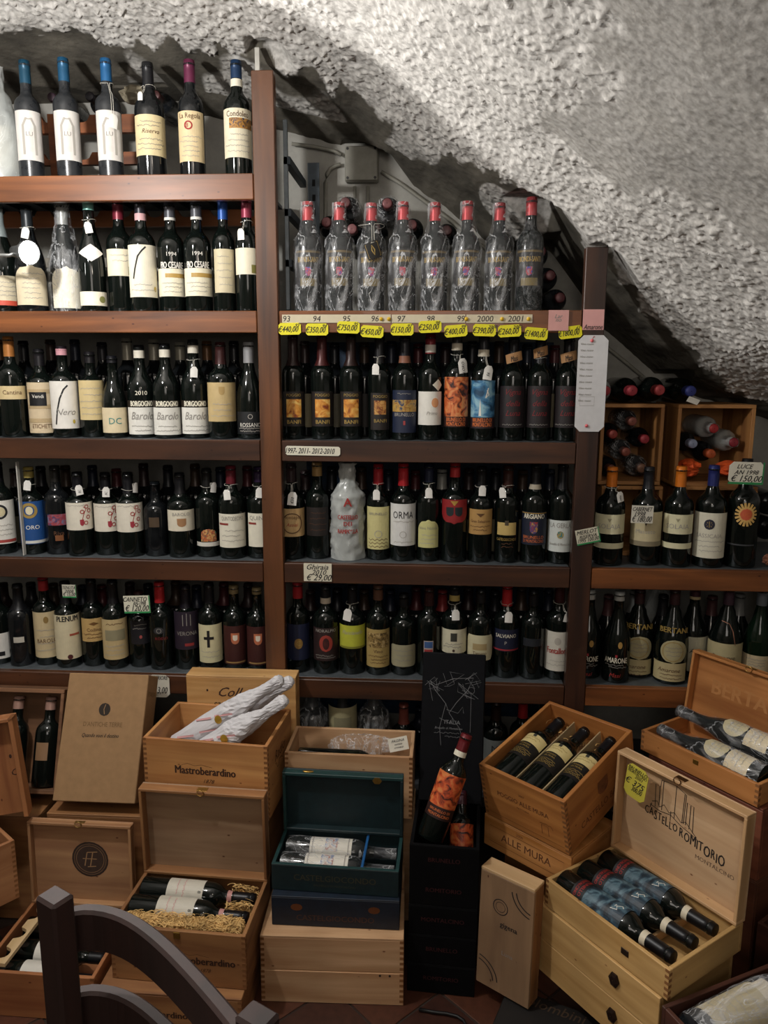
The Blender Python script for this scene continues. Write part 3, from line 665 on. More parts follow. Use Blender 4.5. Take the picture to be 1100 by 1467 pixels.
bottle(351, 284, 34, Z2, .085, 'bordeaux', '9c3a50', 313, [(355, 393, -.97, .97, 'e9e1c8', 'rect', [('p', 379, 391, .3, .8, '8a8446', 'rect')])], 'crimson-capped bottle with short label beside the tall post, second shelf',
       tagd=('white', 336, -.45, 'white tag on the crimson-capped bottle beside the tall post'))
Z3 = S[3]
bottle(-4, 498, 36, Z3, .085, 'bordeaux', '3a2a22', 520, [(551, 583, -.95, .95, 'cfc09a', 'rect')], 'third shelf bottle mostly cut off by the left edge of view')
bottle(25, 483, 37, Z3, .085, 'bordeaux', 'b5763c', 511, [(553, 572, -.97, .97, 'cdb98c', 'rect', [('t', 'Cantina', 562, 6, 'brown')])], 'bronze-capped bottle with a narrow beige band label on the third shelf')
bottle(60, 500, 38, Z3, .085, 'bordeaux', '1e1c20', 524, [(548, 621, -.97, .97, 'cbb898', 'rect', [('p', 558, 564, -.95, .95, 'b39d78', 'rect'), ('p', 580, 586, -.95, .95, 'b39d78', 'rect'), ('p', 600, 606, -.95, .95, 'b39d78', 'rect'), ('p', 562, 582, -.85, .3, 'dark', 'rect'), ('t', 'Vendi', 568, 5, 'white', -.3), ('t', 'ETICHETTA', 611, 6, 'brown')])], 'bottle with striped tan label and black square on the third shelf')
bottle(93, 497, 38, Z3, .085, 'bordeaux', '241d22', 500, [(546, 614, -.97, .97, 'dedad2', 'rect', [sw(550, 608), ('t', 'Nero', 590, 9, 'grey', 0, .4), ('p', 601, 607, .45, .62, 'b5a03c', 'circle')])], 'pink-banded bottle with white label and swooping black stroke on the third shelf', band=(500, 509, 'd59aa4'))
bottle(137, 505, 34, Z3, .085, 'bordeaux', '1c1a1d', 520, [(545, 602, -.97, .97, 'cdb988', 'rect', [('s', 552, 598, 5, 'lgrey')])], 'third shelf bottle with embossed shoulder and plain tan label')
bottle(168, 510, 34, Z3, .085, 'burgundy', '14141a', 520, [(584, 620, -.97, .97, 'd5c6a4', 'rect', [('t', 'DC', 603, 9, 'teal')])], 'sloping-shouldered bottle with low cream label left of the three matching ones')
for i, (px, tp) in enumerate(((202, 494), (240, 493), (279, 487))):
    bottle(px, tp, 38, Z3, .085, 'barolo', '1d1d20', tp+10, [(584, 624-i, -.97, .97, 'dcdad2', 'rect', [('t', 'Barolo', 596, 11, 'grey', 0, .35), ('s', 608, 620, 2, 'grey')]), (574, 583, -.97, .97, '2b231a', 'rect', [('t', 'BORGOGNO', 578.5, 7.5, 'ivory', 0, 0, .03)])] + ([(556, 570, -.9, .9, 'dark', 'none', [('t', '2010', 563, 6, 'ivory')])] if i == 0 else []),
           ['white-labelled bottle with 2010 on its glass, leftmost of three matching on the third shelf', 'middle of three matching white-labelled bottles on the third shelf', 'right of three matching white-labelled third shelf bottles, with a hanging tag'][i],
           'three matching script-label bottles on the third shelf', band=(tp+8, tp+19, 'e2dccb'), tagd=('white', 533, 0, 'white tag hanging on the right of the three matching script-label bottles') if i == 2 else None)
bottle(318, 490, 39, Z3, .085, 'bordeaux', '3b1c1c', 522, [(548, 604, -.97, .97, 'bfa878', 'rect', [('p', 554, 566, -.2, .2, 'a98d58', 'shield'), ('s', 575, 600, 3, 'lgrey')])], 'bottle with dark red neck and wide tan label, third shelf left bay')
bottle(352, 491, 36, Z3, .085, 'burgundy', '9a9a9c', 520, [(590, 622, -.97, .97, '16181a', 'rect', [('r', 0, 597, 3, .8, 'lgrey'), ('t', 'ROSSANO', 609, 6, 'white'), ('s', 612, 620, 2, 'lgrey')])], 'silver-capped bottle with black label beside the tall post, third shelf')
Z4 = S[4]
rd = lambda s: s
bottle(4.5, 662, 36, Z4, .085, 'bordeaux', '141418', 690, [(718, 780, -.95, .95, 'd9d6cd', 'rect', [('r', -.1, 734, 9, 3, 'ink'), ('p', 727, 741, -.5, .3, 'c9bd97', 'circle'), ('s', 750, 770, 3, 'lgrey'), ('p', 774, 778, -.9, .9, 'a2403a', 'rect')])], 'fourth shelf bottle with white label and dark ring, left of the white divider', pin=True)
o = bx('shelf_divider', (-.0018, .0018, 0, .016, 0, .29), paint('b9b7b0', .5, noise=.05)); o.location = (onY(28.0, 730, .03).x, .03, Z4+.0006); tag(o, 'thin pale upright divider between the two leftmost fourth shelf bottles', 'divider')
bottle(49, 670, 34, Z4, .085, 'bordeaux', '9a8a4a', 684, [(719, 780, -.95, .95, '1d4a86', 'rect', [('r', -.2, 732, 9, 4, 'gold'), ('p', 726, 738, -.45, .1, 'd8cfae', 'circle'), ('t', 'ORO', 756, 6, 'white'), ('p', 775, 779, -.9, .9, 'c9c9c4', 'rect')])], 'bottle with blue label and gold ring medal on the fourth shelf',
       tagd=('white', 696, -.2, 'white tag on the blue-labelled fourth shelf bottle'), pin=True)
bottle(85, 668, 36, Z4, .085, 'bordeaux', '23221f', 690, [(738, 754, -.75, .75, art('24406a', 'a03c3a', '5a7a9c', 60, 3), 'rect'), (761, 780, -.6, .6, 'dark', 'none', [('t', 'Riva', 765, 6, 'brown'), ('p', 768, 776, -.3, .3, '7a4a2a', 'rect')])], 'dark bottle with small red and blue picture label on the fourth shelf', glass=G_DUST2)
for i, (px, tp, a, b) in enumerate(((121, 676, 720, 759), (153, 678, 723, 763), (188, 676, 721, 762))):
    hearts = [('p', b-15, b-6, -.0, .3, '9c3440', 'shield'), ('l', [(.15, b-12), (.3, b-22), (.5, b-30), (.3, a+6)], .8, 'red')]+[('r', u, q, 2.4, 1, 'red') for u, q in ((.45, b-10), (.65, b-18), (.2, b-26), (.55, a+6), (.75, a+12))]
    bottle(px, tp, 36, Z4, .085, 'bordeaux', '15151a', 705, [(a, b, -.97, .97, 'd9d2c2', 'rect', hearts+[('s', a+2, a+6, 1, 'lgrey')])],
           ['floral heart label bottle, leftmost of three on the fourth shelf', 'middle of the three floral heart label bottles on the fourth shelf', 'rightmost of the three floral heart label bottles on the fourth shelf'][i], 'three heart-label bottles on the fourth shelf',
           tagd=('white', (702, 706, 700)[i], (.1, 0, .75)[i], ['round white tag with dark print on the leftmost heart-label bottle', 'white tag with dark print on the middle heart-label bottle', 'slanted white tag at the right shoulder of the third heart-label bottle'][i], 'SC' if i < 2 else None))
bottle(222, 690, 34, Z4, .085, 'bordeaux', None, 700, [(742, 756, -.6, .2, '4a3a2a', 'rect')], 'unlabelled-looking dark glossy bottle between the heart labels and the crest label', glass=G_DUST2)
bottle(265, 678, 38, Z4, .085, 'bordeaux', '141417', 706, [(731, 761, -.95, .95, 'd5cdb9', 'rect', [('t', 'BAROLO', 737, 4.5, 'grey'), ('p', 743, 755, -.3, .35, '9c7450', 'shield')])], 'fourth shelf bottle with small cream crest label in the left bay')
bottle(301, 672, 34, Z4, .085, 'bordeaux', '1a1a1a', 700, [(778, 784, -.95, .95, 'cfcac0', 'rect'), (759, 777, -.6, .6, art('2f6a5a', 'b0502c', 'c9b070', 80, 5), 'arch')], 'fourth shelf bottle with small painted arch label above a white strip',
       tagd=('white', 700, .6, 'white tag leaning at the shoulder of the painted-arch label bottle'))
bottle(331, 667, 38, Z4, .085, 'bordeaux', '6a1f2a', 692, [(736, 784, -.95, .95, 'dbd6c4', 'rect', [('t', 'QUINTODECIMO', 743, 6, 'grey'), ('p', 749, 752, -.9, -.3, '8a3a34', 'rect'), ('s', 756, 778, 3, 'lgrey')])], 'crimson-capped bottle with cream label left of the tall post on the fourth shelf',
       tagd=('white', 708, -.3, 'white tag on the crimson-capped fourth shelf bottle'))
bottle(367, 670, 36, Z4, .085, 'bordeaux', '2d1c3c', 690, [(736, 784, -.9, .9, 'dbd6c4', 'rect', [('t', 'QUINTO', 743, 6, 'grey'), ('p', 749, 752, -.85, -.3, '8a3a34', 'rect')])], 'violet-capped bottle half hidden by the tall post on the fourth shelf',
       tagd=('white', 706, .0, 'white tag on the violet-capped bottle beside the post'))
Z5 = S[5]
bottle(10, 838, 36, Z5, .085, 'bordeaux', '18202c', 860, [(910, 946, -.97, .6, 'd5d3cd', 'rect', [('t', 'A', 920, 8, 'ink'), ('p', 936, 942, -.3, .3, 'dark', 'rect')])], 'fifth shelf bottle with partly hidden white label at the far left')
bottle(34, 836, 34, Z5, .085, 'bordeaux', '121317', 870, [(912, 920, -.6, .2, 'b9b4a8', 'rect')], 'dark bottle with one tiny pale label second from left on the fifth shelf', glass=G_DUST2)
bottle(70, 826, 33, Z5, .085, 'bordeaux', 'a82a2e', 846, [(879, 944, -.97, .97, 'c4b28c', 'rect', [('p', 885, 895, -.2, .2, '8a7040', 'circle'), ('t', 'BAROLO', 920, 6, 'brown'), ('s', 900, 938, 4, 'lgrey')])], 'red-capped bottle with long tan label in the left bay of the fifth shelf')
bottle(102, 832, 35, Z5, .085, 'bordeaux', '15151a', 862, [(881, 944, -.97, .97, 'cfc4a4', 'rect', [('t', 'PLENUM', 886.5, 8, 'ink', 0, 0, .03), ('p', 908, 911, .1, .8, 'a2503c', 'rect'), ('p', 937, 944, -.15, .25, '4a1c1c', 'circle')])], 'fifth shelf bottle with long cream label headed in black capitals')
bottle(136, 830, 33, Z5, .085, 'bordeaux', '17161a', 862, [(888, 921, -.95, .95, 'bb9b64', 'rect', [('p', 893, 898, -.4, .4, '6b4a24', 'diamond'), ('t', 'Collina', 904, 5, 'brown'), ('s', 908, 918, 2, 'brown')])], 'fifth shelf bottle with short amber label in the left bay')
bottle(169, 830, 34, Z5, .085, 'bordeaux', '17161a', 862, [(887, 944, -.97, .97, 'bba67a', 'rect', [('s', 890, 897, 1, 'brown'), ('p', 902, 917, -.75, .75, '8b8468', 'rect'), ('s', 922, 940, 3, 'lgrey')])], 'fifth shelf bottle with tan label and grey engraving')
bottle(202, 848, 32, Z5, .085, 'bordeaux', '3b1a1e', 860, [(892, 925, -.8, .8, '121219', 'rect', [('s', 895, 905, 2, 'grey'), ('p', 912, 917, -.12, .12, 'a04a48', 'circle')])], 'black-labelled fifth shelf bottle under the green-edged price card')
bottle(232, 834, 33, Z5, .085, 'bordeaux', 'b5272c', 861, [(898, 908, -.6, .2, '2c2c30', 'circle', [('r', -.2, 903, 3, .8, 'grey')]), (912, 918, -.7, .7, 'dark', 'none', [('t', 'ROSSO', 914, 4, 'dred')])], 'bright red capped bottle with dark round emblem in the left bay, fifth shelf')
bottle(268, 840, 35, Z5, .085, 'bordeaux', '1b1620', 870, [(878, 932, -.95, .95, '241a28', 'rect', [('l', [(-.3, 882), (-.3, 898)], 1, 'grey'), ('l', [(0, 880), (0, 898)], 1, 'grey'), ('l', [(.3, 882), (.3, 898)], 1, 'grey'), ('t', 'VERONA', 909, 6, 'grey'), ('p', 923, 927, -.2, .5, '8a2a2c', 'rect')])], 'bottle with dark violet label left of the cross label')
bottle(301, 834, 33, Z5, .085, 'bordeaux', '141419', 862, [(895, 949, -.95, .95, 'cbc49e', 'rect', [('p', 903, 927, -.3, -.08, 'dark', 'rect'), ('p', 912, 916, -.55, .25, 'dark', 'rect'), ('s', 930, 944, 2, 'lgrey')])], 'fifth shelf bottle with cream label and bold black cross')
for i, px in enumerate((337, 366)):
    bottle(px, 838+i*4, 32, Z5, .085, 'bordeaux', '8a7a58', 850, [(898, 953, -.95, .95, '3a1614', 'rect', [('p', 908, 924, -.35, .35, 'b56a4a', 'shield'), ('p', 911, 919, -.2, .2, 'd8cfc0', 'shield'), ('p', 949, 951, -.8, .8, '9a7a4a', 'rect')])],
           ['dark red shield-label bottle, left of the pair beside the tall post, fifth shelf', 'dark red shield-label bottle touching the tall post, right of the pair, fifth shelf'][i], 'pair of shield-label bottles')
# ---- middle bay
names = ['leftmost', 'second from left', 'third from left', 'fourth from left', 'fifth from left', 'sixth from left', 'seventh from left']
for i, px in enumerate((450, 497, 537, 577, 619, 664, 704, 749)):
    tp = 290 if i < 7 else 284
    bottle(px, tp, 37, Z2, .075, 'bordeaux', 'b02a30', tp+26, [(356, 410, -.97, .97, '1d1a18', 'rect', [('p', 358, 361, -.9, .9, '6b5a36', 'rect'), ('t', 'BIONDI-SANTI', 371, 7.5, 'gold', 0, 0, .02), ('p', 382, 395, -.25, .2, art('2c4f9c', 'b5302c', '8a8a9c', 90, i), 'shield'), ('p', 398, 409, -.6, .6, '75663c', 'rect')]), (322, 330, -.0, .0, 'dark', 'none')],
           ('cellophane-wrapped red-capped bottle, %s above the year strip' % names[i]) + (', with a black tag' if i == 2 else '') if i < 7 else 'tautly filmed red-capped black-label bottle at the right end above the year strip',
           'eight vintage bottles above the year strip', wrap=(WRAP, .004, False, 1) if i < 7 else (THIN, .001), tagd=('black', 358, .1, 'black diamond card with gold drawing on the third wrapped bottle', None, 1.6) if i == 2 else None)
    # straw-coloured paper at shoulders
for i, px in enumerate((421, 462, 503)):
    bottle(px, 478, 33, Z3, .085, 'angular', '2e1c1a' if i != 1 else '4a1c1c', 524, [(561, 611, -.92, .92, '1c1512', 'rect', [('t', 'POGGIO', 566, 4, 'gold'), ('p', 572, 598, -.62, .62, art('7a2c12', 'd08a34', 'e2bd6a', 34, i), 'rect'), ('t', 'BANFI', 604.5, 5.5, 'gold', 0, 0, .02)])],
           ['leftmost of the three matching sunset-picture bottles in the middle bay', 'middle one of the three matching sunset-picture bottles', 'rightmost of the three matching sunset-picture bottles'][i], 'three sunset-label bottles')
bottle(545, 482, 33, Z3, .085, 'angular', '141418', 520, [(563, 616, -.75, .85, '1c1512', 'rect', [('t', 'POGGIO', 568, 4, 'gold'), ('p', 574, 594, -.45, .55, art('6a2c14', 'b0763a', 'c9a05a', 70, 8), 'rect'), ('t', 'BANFI', 603, 5, 'gold')])], 'middle bay bottle with narrow framed brown picture label and white tag',
       tagd=('white', 529, -.3, 'blank white tag on the framed brown picture label bottle'))
bottle(578, 482, 35, Z3, .085, 'bordeaux', '1b1a22', 510, [(559, 620, -.95, .95, '17213a', 'rect', [('s', 562, 566, 1, 'grey'), ('p', 573, 590, -.93, .93, art('2a3a5a', 'c09a4a', '8a5a2c', 60, 9), 'rect'), ('t', 'BRUNELLO', 594, 5, 'lgrey'), ('p', 603, 609, -.08, .08, 'a03c3c', 'rect')])], 'bottle with navy label and golden landscape strip in the middle bay', band=(510, 520, '8a5a44'))
bottle(615, 478, 34, Z3, .085, 'bordeaux', '7a1a22', 507, [(561, 609, -.95, .95, 'e2dfd6', 'rect', [('p', 570, 584, .15, .7, 'd89a6a', 'circle'), ('t', 'Prima', 592, 5, 'lgrey', .2, .3)]), (543, 560, .2, .95, 'e0dccb', 'diamond')], 'bottle with clean white label and pale orange disc in the middle bay', band=(494, 505, 'd8d0c4'))
bottle(653, 476, 34, Z3, .085, 'bordeaux', '22211f', 503, [(540, 597, -.97, .97, art('3a1c14', 'c8602f', 'd8935a', 42, 2), 'rect'), (597, 612, -.97, .97, '2a1614', 'rect', [('t', 'BRUNELLO DI', 601, 5.5, 'orange', 0, 0, .02), ('t', 'MONTALCINO', 607.5, 6, 'orange', 0, 0, .02)])], 'bottle with orange painted art label in the middle bay', band=(492, 502, 'c9c0ac'),
       tagd=('white', 524, .45, 'white tag with handwriting on the orange art label bottle', 'LORO', 1.35))
bottle(691, 478, 34, Z3, .085, 'bordeaux', '1b1e24', 506, [(545, 598, -.97, .97, art('1c4462', '3f7aa4', '8fb9c8', 26, 4), 'rect', [('l', [(.35, 559), (.5, 566), (.25, 570), (.45, 556)], 1.6, 'white'), ('l', [(-.25, 596), (-.2, 572), (-.15, 596)], 2, 'white')]), (598, 614, -.97, .97, '2a1a20', 'rect', [('t', 'BRUNELLO DI', 602, 5.5, 'orange', 0, 0, .02), ('t', 'MONTALCINO', 608.5, 6, 'orange', 0, 0, .02)])], 'bottle with light blue painted art label in the middle bay', band=(501, 511, 'c9c0ac'),
       tagd=('white', 534, .35, 'white tag with handwriting on the light blue art label bottle', '56', 1.3))
for i, px in enumerate((733, 771, 811)):
    bottle(px, 484, 35, Z3, .085, 'bordeaux', '121217', 520, [(553, 613, -.97, .97, '1d1518', 'rect', [('t', 'Vigna', 563, 8, 'dred', .1, .4), ('t', 'della', 578, 8, 'dred', .1, .4), ('t', 'Luna', 592, 8, 'dred', .1, .4), ('s', 606, 611, 1, 'grey')])],
           ['dark red script bottle with kraft tag, leftmost of the three', 'black bottle with dark red script, middle of three before the right post', 'black bottle with dark red script nearest the right post'][i], 'three black script-label bottles',
           tagd=('kraft', (512, 504, 511)[i], (.05, 0, 0)[i], ['tilted brown kraft tag on the left black script bottle', 'brown kraft tag on the middle black script bottle', 'brown kraft tag on the black script bottle nearest the right post'][i], 'Masi'))
bottle(426, 665, 35, Z4, .085, 'bordeaux', '2c1a1c', 690, [(729, 769, -.97, .97, 'c2a06e', 'rect', [('r', 0, 750, 14, 1.4, 'brown'), ('t', 'Montepul', 742, 5, 'brown'), ('t', 'Assisi', 752, 5, 'red', 0, .3)])], 'bottle with tan ring label at the left of the middle bay, fourth shelf',
       tagd=('white', 714, .05, 'white tag reading 50 on the tan ring label bottle', '€50', 1.3))
bottle(458, 662, 34, Z4, .085, 'bordeaux', '9a7a4a', 682, [(728, 769, -.9, .9, '1f1917', 'rect', [('s', 732, 764, 4, 'brown')])], 'gold-capped dark-labelled bottle left of the bagged bottle')
b = bottle(498, 663, 40, Z4, .085, 'bordeaux', '8a8a86', 690, [], 'bottle wholly wrapped in a milky plastic bag with red print, middle bay', wrap=(WRAPM, .007, True))
Q = Print(); Q.text('A', 0, .18, .026, RED, 0, .03); 
for s_, z_ in (('CASTELLO', .135), ('DEI', .115), ('RAMPOLLA', .092)): Q.text(s_, 0, z_, .013, RED, 0, .03, fit=.062)
Q.make('lettering', [c for c in b[0].children if c.name.startswith('plastic_wrap')][0], cyl(b[3]+.0125))
bottle(535, 666, 33, Z4, .085, 'bordeaux', 'a01f28', 694, [(727, 788, -.95, .95, 'c9c188', 'rect', [('t', 'BRUNELLO', 737, 4, 'grey'), ('r', 0, 766, 5, .8, 'lgrey')]+[('l', [(-.9+.2*k, q+(1.2 if k % 2 else -1.2)) for k in range(10)], .8, 'brown') for q in (774, 779, 784)])], 'red-capped bottle with yellowish label and wavy lines',
       tagd=('white', 709, -.15, 'white tag on the wavy-line label bottle'))
bottle(574, 664, 36, Z4, .085, 'bordeaux', 'b3202a', 695, [(722, 782, -.97, .97, 'd5d5d2', 'rect', [('t', 'ORMA', 738, 10.5, 'ink'), ('s', 745, 750, 1, 'lgrey'), ('r', 0, 766, 4.5, .7, 'lgrey'), ('s', 774, 780, 1, 'lgrey')])], 'red-capped bottle with white label and large black capitals')
bottle(613, 664, 33, Z4, .085, 'bordeaux', '151d35', 690, [(745, 785, -.85, .85, 'c4c084', 'arch', [('t', 'Vino Nobile', 757, 4, 'grey'), ('s', 764, 782, 3, 'lgrey')])], 'navy-capped bottle with arched yellow-green label',
       tagd=('white', 706, 0, 'white tag on the arched yellow-green label bottle'))
bottle(650, 662, 37, Z4, .085, 'bordeaux', 'b02a2c', 683, [(716, 751, -.93, .93, '8e1f22', 'shield', [('p', 727, 740, -.6, -.05, '1a2428', 'shield'), ('p', 727, 740, .05, .6, '1a2428', 'shield'), ('p', 718, 725, -.3, .3, 'b08a3a', 'tri')])], 'bottle with red shield label bearing two dark crests')
bottle(687, 668, 34, Z4, .085, 'bordeaux', '141418', 700, [(730, 766, -.95, .95, 'b08a52', 'rect', [('p', 736, 741, -.35, .35, '5a3a1c', 'tri'), ('t', 'Gran Selezione', 747, 4, 'brown'), ('s', 752, 762, 2, 'brown')])], 'bottle with square amber label, right half of the fourth shelf middle bay',
       tagd=('white', 703, .1, 'white tag on the square amber label bottle'))
bottle(725, 668, 34, Z4, .085, 'bordeaux', '3a1d18', 698, [(749, 767, -.75, .75, 'c2a868', 'rect', [('p', 746, 753, -.15, .15, '4a4030', 'rect')]), (768, 788, -.8, .8, 'dark', 'none', [('t', 'CASTELGIOCONDO', 773, 4, 'gold'), ('s', 777, 786, 2, 'brown')])], 'bottle with small gold label and dark lower label in the middle bay',
       tagd=('white', 706, -.4, 'white tag on the small gold label bottle'))
bottle(764, 664, 36, Z4, .085, 'bordeaux', '17171b', 700, [(734, 781, -.95, .95, '161d30', 'rect', [('t', 'ARGIANO', 740, 7, 'ivory', 0, 0, .02), ('p', 748, 765, -.3, .3, art('c08a3a', '2c3c7c', 'a03a30', 90, 7), 'shield'), ('t', 'BRUNELLO', 770, 4.5, 'orange'), ('t', 'DI MONTALCINO', 775.5, 4.5, 'orange'), ('p', 735, 736, -.9, .9, 'b08a3a', 'rect')])], 'bottle with navy label, pale capitals and heraldic crest', band=(693, 700, 'b5ac98'))
bottle(802, 662, 36, Z4, .085, 'bordeaux', '17171b', 700, [(746, 791, -.95, .95, 'cdd2ce', 'rect', [('t', 'LA GERLA', 753, 7, 'grey'), ('p', 761, 772, -.25, .25, art('2c7f86', 'c0a04a', '2c4f6c', 90, 1), 'circle'), ('t', 'Brunello di Montalcino', 780, 4, 'grey')])], 'bottle with white label and teal round emblem beside the right post')
bottle(428, 834, 33, Z5, .085, 'bordeaux', 'a8242a', 856, [(895, 946, -.95, .95, '141c38', 'rect', [('p', 915, 930, -.35, .35, '8a6a34', 'circle'), ('t', 'C', 922, 7, 'gold')])], 'red-capped bottle with navy label and gold sun, leftmost in the middle bay')
bottle(470, 838, 36, Z5, .085, 'bordeaux', '17171b', 862, [(900, 947, -.95, .95, '2a1a1a', 'rect', [('t', 'NORALPIO', 904, 4.5, 'lgrey'), ('p', 910, 934, -.5, .5, '9a3a30', 'circle'), ('p', 914, 931, -.25, .25, '3a1a18', 'circle'), ('s', 938, 944, 2, 'grey')])], 'bottle with dark label and red oval medallion, fifth shelf middle bay', band=(855, 863, 'c9bca8'))
bottle(504, 838, 36, Z5, .085, 'bordeaux', '17171b', 865, [(897, 930, -.97, .97, 'b5b83c', 'rect', [('t', 'Flaccianello', 907, 5.5, 'lgrey', 0, .3), ('p', 927, 930, -.9, .9, '7a7a2c', 'rect')])], 'bottle with lime yellow label, fifth shelf middle bay',
       tagd=('white', 881, -.35, 'large white tag on the lime yellow label bottle', None, 1.25))
bottle(543, 838, 34, Z5, .085, 'bordeaux', '6a4a3a', 858, [(902, 956, -.95, .95, 'a89058', 'rect', [('p', 907, 928, -.85, .85, art('4a3a20', '8a7040', 'b8a070', 90, 6), 'rect'), ('t', 'Vino', 933, 5, 'brown'), ('s', 938, 952, 3, 'brown')])], 'bottle with ornate antique gold label, fifth shelf middle bay')
bottle(578, 850, 36, Z5, .085, 'bordeaux', '17171b', 868, [(925, 956, -.95, .95, '9a9478', 'round', [('s', 930, 950, 3, 'grey')])], 'bottle with low rounded khaki label, fifth shelf middle bay')
bottle(615, 840, 33, Z5, .085, 'bordeaux', '3a1c1c', 866, [(918, 937, -.4, .4, 'b9a8a0', 'rect', [('p', 919, 928, -.35, .35, '3c5a8c', 'rect'), ('p', 930, 936, -.35, .35, 'a03a3a', 'rect')])], 'dark bottle with tiny blue and red label above the black board')
bottle(650, 838, 36, Z5, .085, 'bordeaux', '17171b', 856, [(903, 937, -.97, .97, 'd0cab0', 'rect', [('p', 908, 920, -.25, .25, '3a3a34', 'rect'), ('s', 922, 930, 2, 'grey'), ('p', 931, 935, -.1, .1, '4a3a30', 'circle')])], 'bottle with cream label and small dark square, fifth shelf middle bay', band=(852, 860, 'b09a58'),
       tagd=('white', 881, .1, 'white tag on the cream square-mark bottle', None, 1.1))
bottle(685, 842, 35, Z5, .085, 'bordeaux', '17171b', 862, [(910, 946, -.97, .97, 'c9c2a0', 'oct', [('p', 922, 931, -.55, .55, 'a8946a', 'rect'), ('t', 'Tignano', 936, 4.5, 'brown')])], 'bottle with cream octagonal estate label, fifth shelf middle bay')
bottle(722, 838, 36, Z5, .085, 'bordeaux', 'b5242a', 867, [(903, 934, -.97, .97, '161b34', 'rect', [('t', 'SALVIANO', 912, 5.5, 'ivory'), ('p', 931, 933, -.95, .95, '9a2c34', 'rect'), ('t', 'P', 922, 5, 'lgrey')])], 'red-capped bottle with navy label and red underline, fifth shelf',
       tagd=('white', 884, .15, 'white tag on the navy red-underlined label bottle', None, 1.1))
bottle(759, 844, 34, Z5, .085, 'bordeaux', '15151a', 866, [(915, 926, -.7, .7, '1c2026', 'rect')], 'almost black bottle second from right in the middle bay, fifth shelf')
bottle(796, 836, 36, Z5, .085, 'bordeaux', '3a1418', 862, [(906, 962, -.97, .97, 'ccc8bc', 'rect', [('p', 914, 925, -.25, .25, 'b0aaa0', 'circle'), ('t', 'Fontalloro', 933, 9, 'red', 0, 0, .02), ('s', 945, 956, 2, 'lgrey')])], 'bottle with tall white label and red wording beside the right post',
       tagd=('white', 884, .55, 'white tag on the bottle with red wording beside the right post'))
# ---- right bay
for i, px in enumerate((872, 968)):
    bottle(px, 669, 40, Z4, .07, 'bordeaux', 'dc7a22', 697, [(738, 766, -.97, .97, 'd8d3b0', 'rect', [('p', 744, 749, -.15, .15, 'a09a7c', 'tri'), ('t', 'SOLAIA', 755, 7, 'lgrey')]), (779, 787, -.97, .97, 'd8d3b0', 'rect')],
           ['orange-capped bottle with two-part cream label beside the right post', 'orange-capped bottle with two-part cream label between dark- and blue-capped bottles'][i], 'pair of orange-capped bottles', tagd=('white', 712, .55, 'white tag with handwriting on the orange-capped bottle beside the post', '1996') if i == 0 else None)
bottle(925, 669, 42, Z4, .09, 'bordeaux', '1c1d22', 700, [(734, 783, -.97, .97, 'c9bd98', 'rect', [('p', 746, 754, -.15, .15, '4a3a20', 'tri'), ('p', 776, 783, -.95, .95, '8a8068', 'rect'), ('t', 'Masseto', 762, 6, 'lgrey')])], 'dark-capped bottle with beige label behind a handwritten price card')
sun = [('l', [(.2+.70*math.cos(a)*k, 738-17*math.sin(a)*k) for k in (.5, 1.0)], 3.0, 'd0a860') for a in [2*PI*i/18 for i in range(18)]]
bottle(1016, 668, 43, Z4, .07, 'bordeaux', '27306e', 696, [(736, 801, -.97, .97, 'dedac6', 'rect', [('p', 745, 760, -.35, .3, '26283a', 'circle')]+[('l', [(-.03-.2*math.cos(a), 752.5-4.5*math.sin(a)), (-.03+.2*math.cos(a), 752.5+4.5*math.sin(a))], .9, 'gold') for a in [PI*i/4 for i in range(4)]]+[('t', 'SASSICAIA', 769, 6, 'lgrey'), ('s', 774, 794, 3, 'lgrey')])], 'royal blue capped bottle with white label and dark star disc')
bottle(1063, 657, 43, Z4, .07, 'bordeaux', '16161a', 675, [(781, 783, -.8, .8, '3a3c40', 'rect'), (718, 758, -.95, .95, 'dark', 'none', sun+[('p', 727, 749, -.25, .65, 'd8b06a', 'circle'), ('p', 729.5, 746.5, -.15, .55, 'c85a3a', 'circle'), ('t', 'LUCE', 738, 5, 'orange', .2)])], 'black bottle with gold and red sun emblem at the right end of the fourth shelf')
for i, (px, yy) in enumerate(((846, .1), (886, .085))):
    bottle(px, 846, 38, Z5, yy, 'burgundy', 'b9bcb8', 858, [(917, 960, -.9, .9, 'dark', 'none', [('p', 918, 928, .1, .4, 'b08a4a', 'circle'), ('t', 'AMARONE', 945, 8, 'ivory', 0, 0, .01), ('p', 937, 941, -.05, .1, 'a02c34', 'shield'), ('t', 'Masi', 966, 6, 'red', 0, .3), ('s', 950, 956, 2, 'grey')])],
           ['black sloping bottle with white capitals half behind the right post', 'black sloping bottle with white capitals and gold dot, right bay fifth shelf'][i], 'two white-capital bottles')
for i, (px, tp, dy) in enumerate(((921, 846, 0), (963, 846, 4))):
    bottle(px, tp, 46, Z5, .10 if i == 0 else .06, 'burgundy', '3c2226', 868, [(951+dy, 979+dy*1.5, -.95, .9, 'b8aa80', 'rect', [('t', 'Amarone', 961+dy, 6, 'brown', 0, .3), ('s', 965+dy, 976+dy, 2, 'brown')]), (917+dy, 951+dy, -.6, .85, 'aca27c', 'circle', [('r', .12, 934+dy, 14, 1, 'gold'), ('s', 926+dy, 942+dy, 3, 'grey')]), (898+dy, 909+dy, -.8, .8, 'dark', 'none', [('t', 'BERTANI', 903+dy, 8, 'gold', .1, 0, .03)])],
           ['gold-lettered bottle with round over rectangular label, left of the pair', 'gold-lettered bottle with round over rectangular label, right of the pair'][i], 'pair of round-label bottles in the right bay')
